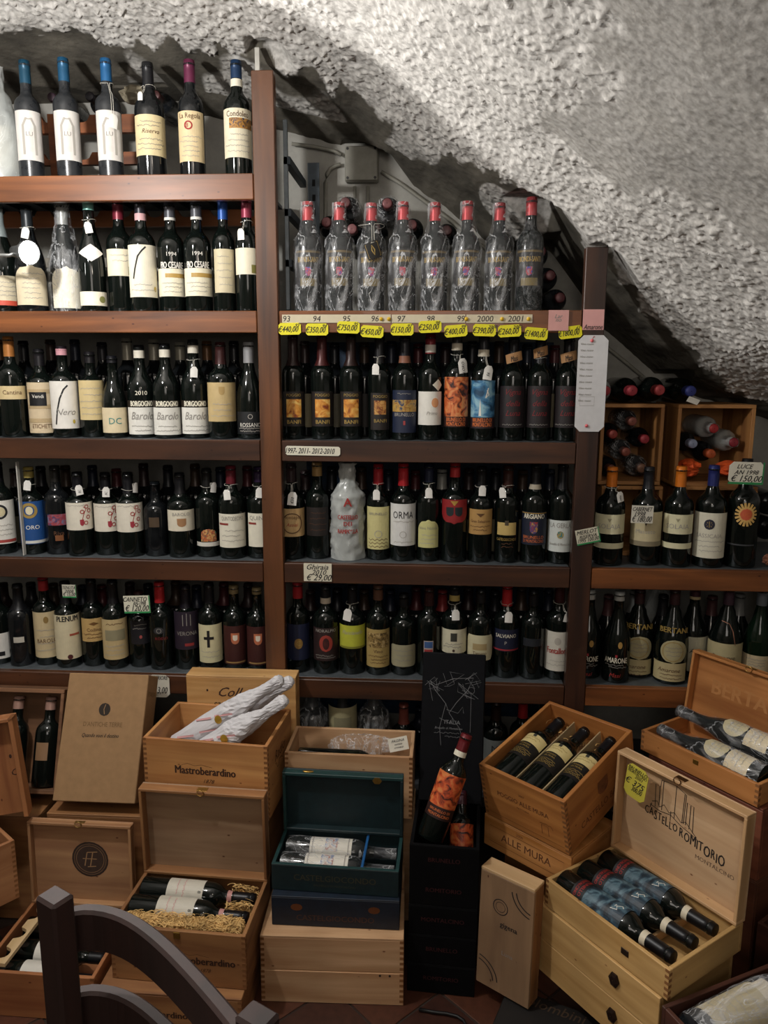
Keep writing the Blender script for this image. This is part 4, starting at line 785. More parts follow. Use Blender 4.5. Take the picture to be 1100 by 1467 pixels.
bottle(996, 846, 42, Z5, .09, 'burgundy', '4a2a34', 862, [(921, 971, -.97, .97, 'c4c0a8', 'rect', [('t', 'Le Ana', 941, 7, 'ink', 0, .3)])], 'mauve-capped bottle with pale grey label behind the open crate lid', band=(860, 864, 'c9b58a'))
bottle(1033, 842, 46, Z5, .075, 'burgundy', '4a3442', 866, [(924, 975, -.97, .97, 'b8ac84', 'rect', [('t', 'Reserve', 944, 7, 'brown')])], 'broad sloping bottle with khaki label and a paper ribbon at its neck')
bottle(1072, 842, 40, Z5, .075, 'burgundy', '707880', 866, [(940, 985, -.95, .95, 'c0ae8c', 'rect', [('s', 944, 956, 3, 'grey')])], 'sloping bottle with silver neck and low beige label at the right edge', glass=G_GREEN)
bottle(1104, 846, 38, Z5, .12, 'burgundy', '1a1a20', 866, [], 'dark sloping bottle cut off by the right edge of view')
o = mk('ribbon', *tube([onY(a, b, .02) for a, b in ((1034, 889), (1045, 894), (1050, 905), (1053, 925))], .0022, 6, flat=.4), paint('c98a70', .6), None, True); tag(o, 'pinkish paper ribbon hanging down the broad khaki-label bottle', 'ribbon')

# ---- second rows standing behind
ORD = ['leftmost', 'second', 'third', 'fourth', 'fifth', 'sixth', 'seventh', 'eighth', 'ninth', 'tenth', 'rightmost']
def back_row(Z, xs, tops, group, label, caps, shape='bordeaux', y=.2):
    for i, px in enumerate(xs):
        bottle(px, tops+random.uniform(-3, 3), 36, Z, y, shape, caps[i % len(caps)], tops+28, [(tops+72, tops+120, -.9, .9, random.choice(['8f8568', '2a2420', '6a6452', '1a1c24']), 'rect')], label+', '+ORD[i]+(' from left' if 0 < i < 10 else ''), group, G_DUST2)
BC = ['2a1a1c', '15161c', '3a2a20', '1a2030', '4a1a20']
back_row(S[3], [12, 44, 78, 115, 150, 185, 222, 262, 300, 338], 488, 'back row bottles of the left bay third shelf', 'dim second-row bottle, left bay third shelf', ['6a4a2c', '15161c', '3a2a24', '1a2030', '24242a', 'a9a494', 'a9a494', 'a9a494'])
back_row(S[4], [30, 68, 105, 140, 175, 208, 245, 283, 318, 352], 668, 'back row bottles of the left bay fourth shelf', 'dim second-row bottle, left bay fourth shelf', BC)
back_row(S[5], [22, 52, 90, 122, 155, 190, 220, 253, 287, 320, 352], 838, 'back row bottles of the left bay fifth shelf', 'dim second-row bottle, left bay fifth shelf', BC)
back_row(S[3], [438, 480, 522, 560, 598, 636, 674, 712, 752, 790], 492, 'back row bottles of the middle bay third shelf', 'dim second-row bottle, middle bay third shelf', BC)
back_row(S[4], [440, 475, 518, 556, 595, 632, 668, 707, 745, 783], 672, 'back row bottles of the middle bay fourth shelf', 'dim second-row bottle, middle bay fourth shelf', BC+['9a9a94'])
back_row(S[5], [446, 488, 525, 560, 597, 632, 668, 703, 740, 778], 844, 'back row bottles of the middle bay fifth shelf', 'dim second-row bottle, middle bay fifth shelf', BC+['8a3030'])
back_row(S[5], [866, 905, 943, 1012, 1052, 1088], 852, 'back row bottles of the right bay fifth shelf', 'dim sloping bottle in the second row of the right bay', ['5a3a3c', '8a8a88', '2a2a2e'], 'burgundy')
# bottom level behind the crates
for i, (px, tp, kind) in enumerate(((458, 985, 'w'), (497, 984, 'l'), (531, 985, 'w'), (567, 1008, 'c'), (711, 1004, 'd'), (742, 1000, 'r'))):
    lab = ['bubble-wrapped bottle on the lowest level behind the pine crate, left one', 'bottle with tall khaki label on the lowest level between two wrapped ones', 'bubble-wrapped bottle on the lowest level, right of the khaki label', 'dark bottle with pink-brown capsule behind the pine crate', 'dark bottle with patterned grey label between the black board and the tilted crate', 'red-necked bottle behind the tilted open crate'][i]
    bottle(px, tp, 40 if i < 3 else 36, S[6]+.035 if i < 3 else S[6], .10, 'bordeaux', {'c': '8a4a40', 'r': 'a0242a', 'd': '2a1a18'}.get(kind, '3a3a3a'), tp+26,
           [(1012, 1066, -.97, .97, 'a8a07c', 'rect', [('p', 1026, 1044, -.6, .6, '8a8468', 'rect'), ('s', 1048, 1060, 2, 'grey')])] if kind == 'l' else ([(1062, 1100, -.95, .95, '6a6e6c', 'rect', [('t', 'M', 1074, 10, 'ink')])] if kind == 'd' else []), lab, wrap=(WRAP, .005) if kind == 'w' else None)
back_row(S[6], [20, 55, 100, 600, 640, 680, 775], 1010, 'bottles deep on the lowest level', 'dim bottle deep on the lowest level behind the crates', BC)

# ---- lying bottles (ends toward the viewer)
def lying(px, py, y0, r, capc, label, L=.30, tilt=(0, 0), pile=None, bounds=None, zrest=None, glass=None, wrap=None, cat='bottle', group=None, shape='bordeaux', labels=None, capz=None, name='wine_bottle'):
    """neck towards the viewer; (px, py) is where the capsule end shows, at depth y0"""
    p = onY(px, py, y0); ax = Vector((0, -1, 0))
    q = Vector((0, 0, 1)).rotation_difference(ax); M = Matrix.Translation(p-ax*L) @ q.to_matrix().to_4x4()
    if zrest is not None: M.translation.z = zrest+r+.001
    root = thing(name, label, cat, M=M, group=group)
    if pile: LIE.setdefault(pile, []).append([root, r+(wrap[1]*1.45+.0022 if wrap else .0006), bounds])
    prof, H, r = bottle_parts(root, L, r, shape, capc, capz or .82*L, glass or G_DUST2)
    if wrap: wrap_shell(root, prof, H, r, wrap[0], int(px*7), wrap[1])
    return root
rk = Z2
for i, (px, py, c, w_) in enumerate(((472, 315, '6a3a3c', 0), (513, 318, '74484a', 0), (494, 300, '5a3436', 1), (547, 303, '6a3a3c', 1), (532, 318, '4a2a2c', 0), (590, 322, '5c3234', 0), (640, 330, '4a2c2e', 0))):
    lying(px, py, .20, .034, c, ['lying bottle end showing at the left behind the wrapped bottles', 'lying bottle end between the second and third wrapped bottles', 'foil-wrapped lying bottle above, behind the second wrapped bottle', 'foil-wrapped lying bottle above, behind the third wrapped bottle', 'lying bottle end half hidden behind the third wrapped bottle', 'lying bottle end behind the fourth wrapped bottle', 'lying bottle end behind the fifth wrapped bottle'][i], .215, (0, 0), pile='behind wrapped', bounds=(-.37, .25, 1.771, 2.3), wrap=(WRAP, .004) if w_ else None)
for i, (px, py) in enumerate(((775, 357), (790, 398), (769, 425), (811, 423))):
    lying(px, py, .165, .034, '5a2c30', ['lying dusty bottle end, highest in the pile left of the right post', 'lying dusty bottle end, middle of the pile left of the right post', 'lying bottle end, lower left of the pile beside the right post', 'lying bottle end, lower right of the pile beside the right post'][i], .25, (0, 0), glass=G_DUST, pile='beside post', bounds=(.2, .408, 1.771, 1.985))
# rough bottle rack behind the two top shelves in the left bay
OW = wood('6b3a1e', 'a35f33', 'X', .6, False)
def scallop_rail(x0, x1, y, z, h, n, parent, mat, depth=.02):
    prt = []; N = n*10; vs = []; fs = []
    for i in range(N+1):
        x = x0+(x1-x0)*i/N; ph = (i % 10)/10; d = .022*math.sqrt(max(0, 1-((ph-.5)/.3)**2)) if abs(ph-.5) < .3 else 0
        for yy in (y, y+depth):
            vs.append((x, yy, z)); vs.append((x, yy, z+h-d))
    for i in range(N):
        a = 4*i; b = a+4
        fs += [[a, b, b+1, a+1], [a+2, a+3, b+3, b+2], [a+1, b+1, b+3, a+3], [a, a+2, b+2, b]]
    fs += [[0, 1, 3, 2], [4*N, 4*N+2, 4*N+3, 4*N+1]]
    mk('scalloped_rail', vs, fs, mat, parent)
t = thing('bottle_rack', 'orange-brown wooden rack with scalloped rails behind the top shelf bottles', 'rack', (0, 0, 0))
RAILT = 2.385; zr = RAILT
scallop_rail(-1.55, -.85, .30, RAILT-.054, .052, 7, t, OW); scallop_rail(-1.55, -.85, .30, S[1]+.104, .036, 7, t, OW)
for x in (-1.56, -1.2, -.87): bx('rack_post', (x, x+.024, .285, .33, S[1], RAILT-.002), OW, t)
for i, (px, py) in enumerate(((72, 117), (127, 125), (222, 118))):
    lying(px, py, .24, .030, ('3a2a34', '2c2a30', '4a2a2a')[i], ['lying bottle end on the upper rack rail between the first two blue capsules', 'lying bottle end on the rack rail just right of the second blue capsule', 'lying bottle end on the rack rail right of the black-capped bottle'][i], .2, (0, 0), glass=G_DUST, zrest=RAILT)
# crumpled paper fist
def crumple(name, loc, r, mat, label, cat, seed, sq=(1, 1, 1), parent=None):
    rng = random.Random(seed); vs, fs = lathe([(max(.001, r*math.sin(PI*i/9)), -r*math.cos(PI*i/9)) for i in range(10)], 12, .22, seed)
    o = mk(name, [(x*sq[0]*(1+rng.uniform(-.12, .12)), y*sq[1], z*sq[2]) for x, y, z in vs], fs, mat); o.location = loc
    return tag(o, label, cat)
crumple('paper_wrapped_bottle_end', Vector((onY(190, 106, .25).x, .25, RAILT+.036)), .03, paint('8f8672', .8), 'crumpled beige paper wrapped bottle end behind the black-capped top shelf bottle', 'bottle', 3, (1.15, 1, .9))
for i, (px, py) in enumerate(((88, 228), (140, 226), (175, 222), (252, 230))):
    lying(px, py, .19, .034, '8d8a86', ['pale lying bottle end low behind the first two top shelf bottles', 'pale lying bottle end low behind the second and third top shelf bottles', 'pale lying bottle end low behind the third top shelf bottle', 'pale lying bottle end low beside the plum-capped bottle'][i], .24, (0, 0), glass=G_DUST, zrest=S[1])
t = thing('bottle_rack', 'orange wooden scalloped rack behind the second shelf bottles of the left bay', 'rack', (0, 0, 0))
scallop_rail(-1.55, -.52, .30, onY(250, 318, .3).z-.012, .048, 10, t, wood('9c5a34', 'c98050', 'X', .6, False)); bx('cross_rail', (-1.55, -.52, .31, .33, S[2]+.16, S[2]+.19), paint('8a8478', .6), t)
for x in (-1.56, -.55): bx('rack_post', (x, x+.03, .31, .34, S[2], onY(250, 318, .3).z-.005), OW, t)

# ---- crates lying on their sides in the right bay
PINE = dict(c1='a87442', c2='cf9c62'); 
def pine(axis, c1='9c6a3a', c2='c89460', seed=0): return wood(c1, c2, axis, .6, True, 1, seed)
def open_front_crate(px0, px1, py0, py1, y, d, label):
    a = onY(px0, py1, y); b = onY(px1, py0, y); a.z = max(a.z, S[4]+.001); cx = (a.x+b.x)/2; w_ = b.x-a.x; h_ = b.z-a.z
    t = thing('wooden_crate', label, 'crate', (cx, y, a.z)); th = .011; c = ('8a5a30', 'c08a50')
    bx('bottom_panel', (-w_/2, w_/2, 0, d, 0, th), pine('X', *c), t); bx('top_panel', (-w_/2, w_/2, 0, d, h_-th, h_), pine('X', *c), t)
    bx('side_panel', (-w_/2, -w_/2+th, 0, d, th, h_-th), pine('Z', *c), t); bx('side_panel', (w_/2-th, w_/2, 0, d, th, h_-th), pine('Z', *c), t)
    bx('back_panel', (-w_/2+th, w_/2-th, d-.008, d, th, h_-th), pine('X', *c), t); return t, a, b
CY = .17
zt = open_front_crate(856, 953, 579, 694, CY, .24, 'dark open wooden crate of lying bottles next to the right post')
zp = open_front_crate(964, 1084, 580, 696.5, CY, .24, 'pine open crate holding orange wrapped bottles at the right')
open_front_crate(856, 950, 697, 812, CY, .24, 'dim empty crate behind the orange-capped bottle by the right post')
open_front_crate(962, 1086, 698, 813, CY, .24, 'dim empty crate behind the blue-capped bottle')
for i, (px, py, c) in enumerate(((868, 635, '9a4038'), (897, 617, '8a5044'), (930, 633, '8c2c34'), (893, 654, '8a4a3c'), (866, 668, '6a4034'), (925, 668, '6a4a38'))):
    lying(px, py, CY+.03, .031, c, ['lying bottle end with rust red cap at the left inside the dark crate', 'lying bottle end with brown cap highest inside the dark crate', 'lying bottle with ringed crimson end at the right inside the dark crate', 'lying bottle with copper-coloured end in the centre of the dark crate', 'lying bottle end at the lower left of the dark crate', 'lying bottle end at the lower right of the dark crate'][i], .19, (0, 0), pile='dark crate', bounds=(zt[1].x+.0135, zt[2].x-.0135, zt[1].z+.0125, zt[2].z-.0125), wrap=(WRAP, .0015) if i in (1, 3, 5) else None)
for i, (px, py, c) in enumerate(((1023, 614, '9c2a2c'), (993, 636, '9aa4c0'), (1058, 634, '8a2a34'), (1023, 656, 'b0522c'))):
    lying(px, py, CY+.02, .031, c, ['lying bottle end with bright red cap in the pine crate', 'lying bottle with pale blue-grey ringed end in the pine crate', 'lying bottle with wine-red end at the right of the pine crate', 'lying bottle with orange-brown end low in the pine crate'][i], .2, (0, 0), pile='pine crate', bounds=(zp[1].x+.0135, zp[2].x-.0135, zp[1].z+.0125, zp[2].z-.0125), wrap=(WRAPM, .0015) if i in (0, 2) else None)
ON = paint('d9541c', .7, noise=.3)
o1 = crumple('orange_net_wrapped_bottle', Vector((zp[1].x+.050, CY+.035, zp[1].z+.054)), .030, ON, 'orange netting wrapped bottle at the left bottom of the pine crate', 'bottle', 5, (1, 1.2, .95))
o2 = crumple('orange_net_wrapped_bottle', Vector((zp[2].x-.055, CY+.035, zp[1].z+.050)), .030, ON, 'orange netting wrapped bottle at the right bottom of the pine crate', 'bottle', 6, (1.1, 1.2, .8))
for o_ in (o1, o2): LIE['pine crate'].append([o_, .041, (zp[1].x+.0135, zp[2].x-.0135, zp[1].z+.0125, zp[1].z+.11)])
for i, (px, py, c) in enumerate(((873, 563, '9a3038'), (901, 561, 'a83844'), (940, 559, 'b04448'), (990, 561, '2c3470'))):
    p = onY(px, py, CY); o = lying(px, py, CY-.03, .0385 if i else .034, c, ['red-ended bottle in torn paper lying on the dark crate beside the post', 'red-capped bottle lying on the dark crate, second from the post', 'red-capped bottle lying on the dark crate at its right end', 'blue-capped bottle lying on the pine crate with a tag'][i], .24, (0, 0), glass=G_DARK, pile='on crates', bounds=(.475, .98, (zt if i < 3 else zp)[2].z+.001, 1.72), wrap=(WRAPM, .0015) if i == 0 else None)
o = bx('price_tag', (-.017, .017, -.001, .001, -.009, .009), paint('d8d4c8', .7)); o.location = onY(993, 574, CY-.035); o.rotation_euler = (.5, .35, 0); tag(o, 'small white tag hanging from the blue-capped lying bottle', 'tag')
for i, (px, py) in enumerate(((1092, 728), (1096, 765))): lying(px, py, .10, .036, '3a1c1c', ['dark lying bottle at the right edge above another, behind the sun bottle', 'brown lying bottle at the right edge, lower, behind the sun bottle'][i], .24, (0, 0), glass=G_DUST2, pile='right edge', bounds=(1.0, 1.2, S[4]+.001, 1.4))
crumple('crumpled_paper', Vector((onY(1085, 783, .1).x+.012, .045, S[4]+.026)), .017, paint('7a4a34', .7, noise=.3), 'crumpled brown paper beside the sun emblem bottle', 'paper', 9, (1, 1, 1))
o_ = crumple('wrapped_bottle', Vector((onY(938, 885, .34).x, .34, S[5]+.135)), .068, WRAPM, 'plastic wrapped shape standing behind the round-label bottles', 'bottle', 12, (.6, .6, 1.7)); STAND.append([None, .062, S[5], [], True, (o_.location.x, .34)])

settle_standing(); settle_lying()
# ================================================================== CARDS ON THE SHELVES
YC = 'e2d81e'
def card(px, py, wpx, hpx, Y, col, lines, label, cat='price card', rot=0, clip='oct', edge=None, name='price_card', group=None, ink=None, thick=.0012, normal_rz=0):
    p = onY(px, py, Y); sc = (Y+2.2)*1.02/FPX; T = thing(name, label, cat, (p.x, Y, p.z), (0, rot, normal_rz), group)
    w_, h_ = wpx*sc/2, hpx*sc/2; c = min(w_, h_)*(.35 if clip == 'oct' else .02)
    pts = [(-w_+c, -h_), (w_-c, -h_), (w_, -h_+c), (w_, h_-c), (w_-c, h_), (-w_+c, h_), (-w_, h_-c), (-w_, -h_+c)]
    vs = [(x, 0, z) for x, z in pts]+[(x, thick, z) for x, z in pts]; fs = [list(range(8)), list(range(15, 7, -1))]+[[i, i+8, (i+1) % 8+8, (i+1) % 8] for i in range(8)]
    mk('card', vs, fs, paint(col, .6, noise=.04), T)
    P = Print(); ik = ink or INK
    if edge:
        P.shape(-w_, w_, -h_, -h_+.1*h_*2, 'rect', lm(edge)); P.shape(w_-.08*w_, w_, -h_, h_, 'rect', lm(edge))
    for l in lines:
        s_, fx, fy, fh = l[:4]; P.text(s_, fx*w_, fy*h_, fh*h_*2, l[4] if len(l) > 4 else ik, .35, .012, fit=2*w_*(.9 if abs(fx) < .2 else .5))
    P.make('lettering', T, front(0)); return T
PRICES = [('€440,00', '93'), ('€350,00', '94'), ('€750,00', '95'), ('€450,00', '96'), ('€150,00', '97'), ('€250,00', '98'), ('€400,00', '99'), ('€390,00', '2000'), ('€260,00', '2001'), ('€1400,00', '57'), ('€1800,00', '61')]
for i, (px, py) in enumerate(((415, 471), (454, 472), (499, 469), (533, 475), (576, 472), (616, 468), (653, 474), (694, 473), (730, 474), (768, 478), (817, 476))):
    card(px, py, 31, 16, -.004-.0006*(i % 2), YC, [(PRICES[i][0], -.12, -.1, .5), (PRICES[i][1], .7, .6, .28)], ['yellow price card below the 93, leftmost of the row', 'yellow price card, second from the left end of the row', 'slightly higher yellow price card below the 95', 'tilted yellow price card below the 96', 'yellow price card just right of the low tilted fourth one', 'highest yellow price card, below the 98', 'left-down tilted yellow price card below the 99', 'yellow price card below the first four-figure year', 'yellow price card below the last year on the strip', 'yellow price card between the 2001 card and the pink note', 'yellow price card touching the right post, rightmost of the row'][i], rot=(-.02, .0, .03, .06, 0, -.04, -.08, .03, -.06, .08, -.12)[i], group='yellow price cards of the middle bay')
YL = ['93', '94', '95', '96', '97', '98', '99', '2000', '2001']; YX = [413, 455, 496, 535, 577, 617, 658, 696, 737]
for (a, b, lab) in ((403, 560, 'left-hand long paper strip starting with 93'), (560, 667, 'middle paper strip with 97, 98 and 99'), (667, 763, 'right-hand short paper strip with the two four-figure years')):
    T = card((a+b)/2, 456.5, b-a-7, 11, -.0028, 'c9bfa4', [], lab+' on the middle bay board', 'strip', clip='sq', name='year_strip'); p = T.location; P = Print(); sc = 2.2*1.02/FPX
    for s_, x in zip(YL, YX):
        if a <= x < b: P.text(s_, (x-(a+b)/2)*sc, 0, 8*sc, INK, .15, .0)
    P.make('lettering', T, front(0))
pin = mesh('push_pin', *lathe([(.0005, .0002), (.0055, .0006), (.005, .004), (.001, .005)], 12, cap=False), paint('d8b020', .4, noise=0), smooth=True)
for i, px in enumerate((546, 557, 668, 719, 757)):
    o = put('push_pin', pin, None, onY(px, 457, -.0035), (PI/2, 0, 0)); tag(o, ['yellow pin at the right end of the 96 on the year strip', 'yellow pin at the left end of the strip with 97', 'yellow pin after the 99 on the year strip', 'yellow pin between 2000 and 2001', 'yellow pin at the right end of the year strip after 2001'][i], 'pin', 'yellow pins of the year strips')
card(800, 459, 27, 27, -.0075, 'cf9a94', [('Lar', 0, .4, .2, GREY), ('no', 0, 0, .2, GREY)], 'pink note on the board left of the right post', 'note', clip='sq', name='paper_note')
card(850, 458, 28, 27, -.006, 'd8a09c', [('Amarone', 0, -.7, .25)], 'pink note on the right post with black writing', 'note', clip='sq', name='paper_note')
T = card(847, 550, 40, 130, -.007, 'd4d4d6', [('P', .0, .95, .03, RED)]+[('Vino rosso', -.4, .82-.13*i, .022, GREY) for i in range(10)], 'long white handwritten price sheet hanging on the right post', 'price sheet', name='price_sheet')
P = Print(); P.line([(-.03, -.06), (.01, -.06), (.01, -.035), (-.03, -.035)], .0008, GREY, True); P.make('drawn_frame', T, front(0))
for i, (px, py) in enumerate(((848, 488), (840, 610))): o = put('push_pin', mesh('red_pin', *lathe([(.0005, .0002), (.005, .0006), (.004, .003), (.001, .004)], 12, cap=False), paint('e06a70', .4, noise=0), smooth=True), None, onY(px, py, -.0085), (PI/2, 0, 0)); tag(o, ['pink pin at the top of the long price sheet', 'pink pin at the bottom of the long price sheet'][i], 'pin')
card(448, 646, 78, 13, -.004, 'd6d2c0', [('1997- 2011- 2012-2010', -.1, 0, .62)], 'long cream card with years on the board below the sunset-label bottles', 'price card', rot=.01)
card(455, 820, 41, 27, -.004, 'd5cfba', [('Ghiraia', 0, .6, .3), ('2010', .1, .0, .28), ('€ 29,00', .1, -.6, .34)], 'cream card reading 29,00 on the board below the bagged bottle', 'price card', clip='sq')
card(842, 768, 33, 22, -.006, 'd2cdb8', [('MERLOT', 0, .6, .26), ('RISERVA', 0, .0, .22), ('1995 100,00', 0, -.5, .26)], 'tilted cream card with green edge on the right post', 'price card', rot=-.22, edge='green', clip='sq')
card(920, 737, 30, 25, .02, 'd8d4c6', [('CABERNET', 0, .6, .24), ('1998', -.2, .05, .28), ('€ 180,00', 0, -.55, .34)], 'white card reading 180,00 over the dark-capped bottle', 'price card', clip='sq', rot=.02)
card(1069, 678, 47, 31, .0, 'e0dccb', [('LUCE', -.1, .6, .2), ('AN 1998', 0, .08, .2), ('€ 150,00', .05, -.5, .28)], 'cream card reading 150,00 above the sun emblem bottle', 'price card', rot=.02, edge='green')
card(99, 847, 21, 20, .02, 'c9c6b6', [('TENUTA', 0, .55, .24), ('2008', 0, 0, .24), ('€ 15,00', 0, -.5, .28)], 'small card reading 15,00 above the capitals label bottle', 'price card', edge='green', clip='sq')
card(196, 866, 40, 27, .02, 'd5d2bf', [('CANNETO', -.1, .6, .26), ('AN-1998', .2, .12, .24), ('€ 120,00', .0, -.45, .34)], 'green-edged card reading 120,00 above the black-labelled bottle', 'price card', rot=-.04, edge='green', clip='sq')
card(157, 975, 42, 20, -.006, 'c4bfae', [('BIONDI', 0, .6, .3)], 'clipped-corner card on the lowest board behind the brown carton, left one', 'price card')
card(228, 983, 32, 36, -.006, 'cfcbbd', [('SUPERIORE', 0, .75, .18), ('3,00', .3, -.4, .3)], 'clipped-corner card behind the brown carton and the paper-wrapped bottles', 'price card')

# ================================================================== CRATES
BURN = paint('3b2216', .8, noise=.1); BURN2 = paint('6b4126', .8, noise=.1); NAIL = paint('2a2420', .5, noise=0)
def crate(label, loc, rz, w_, d, h_, rx=0, ry=0, cols=('9c6a3a', 'c89460'), closed=False, th=.010, joints=True, prints=None, sprints=None, name='wooden_crate', seed=0, frame_lines=False, inner=None, cat='crate', floor_z=None):
    t = thing(name, label, cat, loc, (rx, ry, rz)); X = pine('X', *cols, seed); Y = pine('Y', *cols, seed)
    f = bx('front_panel', (-w_/2, w_/2, -d/2, -d/2+th, 0, h_), X, t); bx('back_panel', (-w_/2, w_/2, d/2-th, d/2, 0, h_), X, t)
    bx('side_panel', (-w_/2, -w_/2+th, -d/2+th, d/2-th, 0, h_), Y, t); s = bx('side_panel', (w_/2-th, w_/2, -d/2+th, d/2-th, 0, h_), Y, t)
    z = floor_z or 0; bx('bottom_panel', (-w_/2+th, w_/2-th, -d/2+th, d/2-th, z, z+.006), X, t)
    if closed:
        bx('lid', (-w_/2, w_/2, -d/2, d/2, h_, h_+.006), X, t)
    if joints:
        n = max(4, int(h_/.014)); eg = wood('7a4e28', '8f6038', 'Z', .7, False)
        for nm, e0 in (('finger_joint', -1), ('finger_joint', 1)):
            g = [box(e0*w_/2-.0002 if e0 > 0 else -w_/2-.0004, e0*w_/2+.0004 if e0 > 0 else -w_/2+.0002, -d/2, -d/2+th, h_*i/n, h_*(i+.5)/n, .0001) for i in range(n)]
            g += [box((w_/2-th) if e0 > 0 else -w_/2, w_/2 if e0 > 0 else -w_/2+th, -d/2-.0004, -d/2+.0002, h_*(i+.5)/n, h_*(i+1)/n, .0001) for i in range(n)]
            mk(nm, *join(g), eg, t)
    if prints:
        P = Print(); prints(P); P.make('burned_print', f, front(-d/2, 0))
    if sprints:
        P = Print(); sprints(P); P.make('burned_print', s, lambda x, y, l: (w_/2+l, x, y))
    if frame_lines:
        P = Print(); P.line([(-w_/2+.02, .02), (w_/2-.02, .02), (w_/2-.02, h_-.02), (-w_/2+.02, h_-.02)], .0012, BURN2, True); P.make('routed_line', f, front(-d/2, 0))
    return t
def lid(t, w_, d, h_, L, ang, cols, th=.008, rim=.026, latch='b08a4a', prints=None, panel=None, seed=1, back=None, shift=0):
    """lid hinged on the back rim of crate t, opened by ang from vertical (positive leans back)"""
    M = Matrix.Translation((shift, d/2, h_)) @ Matrix.Rotation(-ang, 4, 'X')
    X = pine('X', *cols, seed); Zm = pine('Z', *cols, seed)
    def P(nm, dims, m, par=t):
        v, f = box(*dims); o = mk(nm, v, f, m, par)
        if par is t: o.matrix_local = M
        return o
    # panel lies toward +y; rim frame toward viewer
    pn = P('lid', (-w_/2, w_/2, 0, th*.7, 0, L), panel or X)
    P('lid_rail', (-w_/2, w_/2, -rim, 0, L-th, L), X, pn); P('lid_rail', (-w_/2, w_/2, -rim, 0, 0, th), X, pn)
    P('lid_rail', (-w_/2, -w_/2+th, -rim, 0, th, L-th), Zm, pn); P('lid_rail', (w_/2-th, w_/2, -rim, 0, th, L-th), Zm, pn)
    if latch:
        lt = P('latch', (-.014, .014, -rim*.75, -rim*.2, L, L+.0015), paint(latch, .35, .8), pn)
        v, f = tube([(.010*math.cos(a), -rim-.001+.0, L-.001+.008*math.sin(a)) for a in [2*PI*i/12 for i in range(12)]], .0014, 6, True)
        mk('latch_ring', v, f, paint(latch, .35, .8), pn, True)
    if prints:
        Q = Print(); prints(Q); Q.make('printed_drawing', pn, front(0, 0))
    return pn
def obj_rest(*a): pass
LW = ('a5764a', 'c9a06c'); WW = ('b58a58', 'd8b482'); RW = ('8a4c28', 'b5703c'); BW = ('7a4a2a', 'a06a40')

# --- centre: plain pine pair, green boxes, pine crate behind, black cases
EW = ('b5875e', 'dab48c')
crate('plain knotty pine crate on the floor under another, in front of the shelves', (-.238, -.341, 0), .025, .366, .30, .092, cols=EW, closed=False, seed=3, prints=lambda P: [P.shape(x, x+.006, .082, .089, 'circle', NAIL) for x in (.12, .145)])
crate('plain knotty pine crate directly under the dark green boxes', (-.238, -.339, .093), .025, .366, .30, .092, cols=EW, closed=True, seed=5, joints=True)
GRN = paint('12262a', .55, noise=.2); GRN2 = paint('1c3c3c', .5, noise=.15); BLUEW = paint('101d2c', .55, noise=.25); BRASS = paint('9a7a3a', .35, .8)
def painted_box(label, loc, rz, w_, d, h_, mat, mat2, prints, closed=False, name='gift_box'):
    t = thing(name, label, 'box', loc, (0, 0, rz)); th = .009
    f = bx('front_panel', (-w_/2, w_/2, -d/2, -d/2+th, 0, h_), mat, t); bx('back_panel', (-w_/2, w_/2, d/2-th, d/2, 0, h_), mat, t)
    for s_ in (-1, 1): bx('side_panel', (min(s_*w_/2, s_*(w_/2-th)), max(s_*w_/2, s_*(w_/2-th)), -d/2+th, d/2-th, 0, h_), mat, t)
    bx('bottom_panel', (-w_/2+th, w_/2-th, -d/2+th, d/2-th, 0, .005), mat, t)
    if closed: bx('lid', (-w_/2, w_/2, -d/2, d/2, h_, h_+.004), mat2, t)
    else:
        for dims in ((-w_/2, w_/2, -d/2, -d/2+th, h_, h_+.002), (-w_/2, w_/2, d/2-th, d/2, h_, h_+.002), (-w_/2, -w_/2+th, -d/2+th, d/2-th, h_, h_+.002), (w_/2-th, w_/2, -d/2+th, d/2-th, h_, h_+.002)): bx('rim_strip', dims, mat2, t, .0005)
    P = Print(); prints(P); P.make('lettering', f, front(-d/2, 0)); return t
DG = paint('4a4634', .5, .2, noise=0)
def f2p(P):
    P.text('CASTELGIOCONDO', 0, .025, .016, paint('4f3328', .6, noise=0), 0, .01, fit=.22)
    for x in (-.10, .10): P.shape(x-.015, x+.015, .044, .064, 'circle', paint('7a4a2c', .45, .5, noise=.1))
painted_box('dark blue closed box with two copper ovals under the open green box', (-.229, -.355, .192), 0, .33, .20, .080, BLUEW, BLUEW, f2p, True)
def f1p(P):
    P.text('CASTELGIOCONDO', 0, .040, .017, DG, 0, .01, fit=.23); P.text('BRUNELLO DI MONTALCINO', 0, .020, .006, DG)
fb = painted_box('open dark green box holding two wrapped bottles behind a blue bar', (-.229, -.355, .277), -.035, .33, .165, .072, GRN, GRN2, f1p)
pn = None
M_ = Matrix.Translation((0, .0825, .0785)) @ Matrix.Rotation(.03, 4, 'X')
v, f = box(-.165, .165, 0, .006, 0, .175); pn = mk('lid', v, f, GRN, fb); pn.matrix_local = M_
for dims, m in (((-.165, .165, -.022, 0, .166, .175), GRN2), ((-.165, -.157, -.022, 0, .0, .166), GRN2), ((.157, .165, -.022, 0, .0, .166), GRN), ((-.157, .157, -.022, 0, 0, .008), GRN)): bx('lid_rail', dims, m, pn)
v, f = lathe([(.014, 0), (.014, .002), (.011, .003), (.001, .003)], 18, cap=False); o = mk('oval_plate', [(x*1.1-.095, y*.35-.012, z+.175) for x, y, z in v], f, BRASS, pn)
v, f = lathe([(.013, 0), (.013, .003), (.001, .003)], 6, cap=False); o = mk('heart_clasp', [(x+.095, -.0235-z*.5, y*.8+.166) for x, y, z in v], f, BRASS, pn)
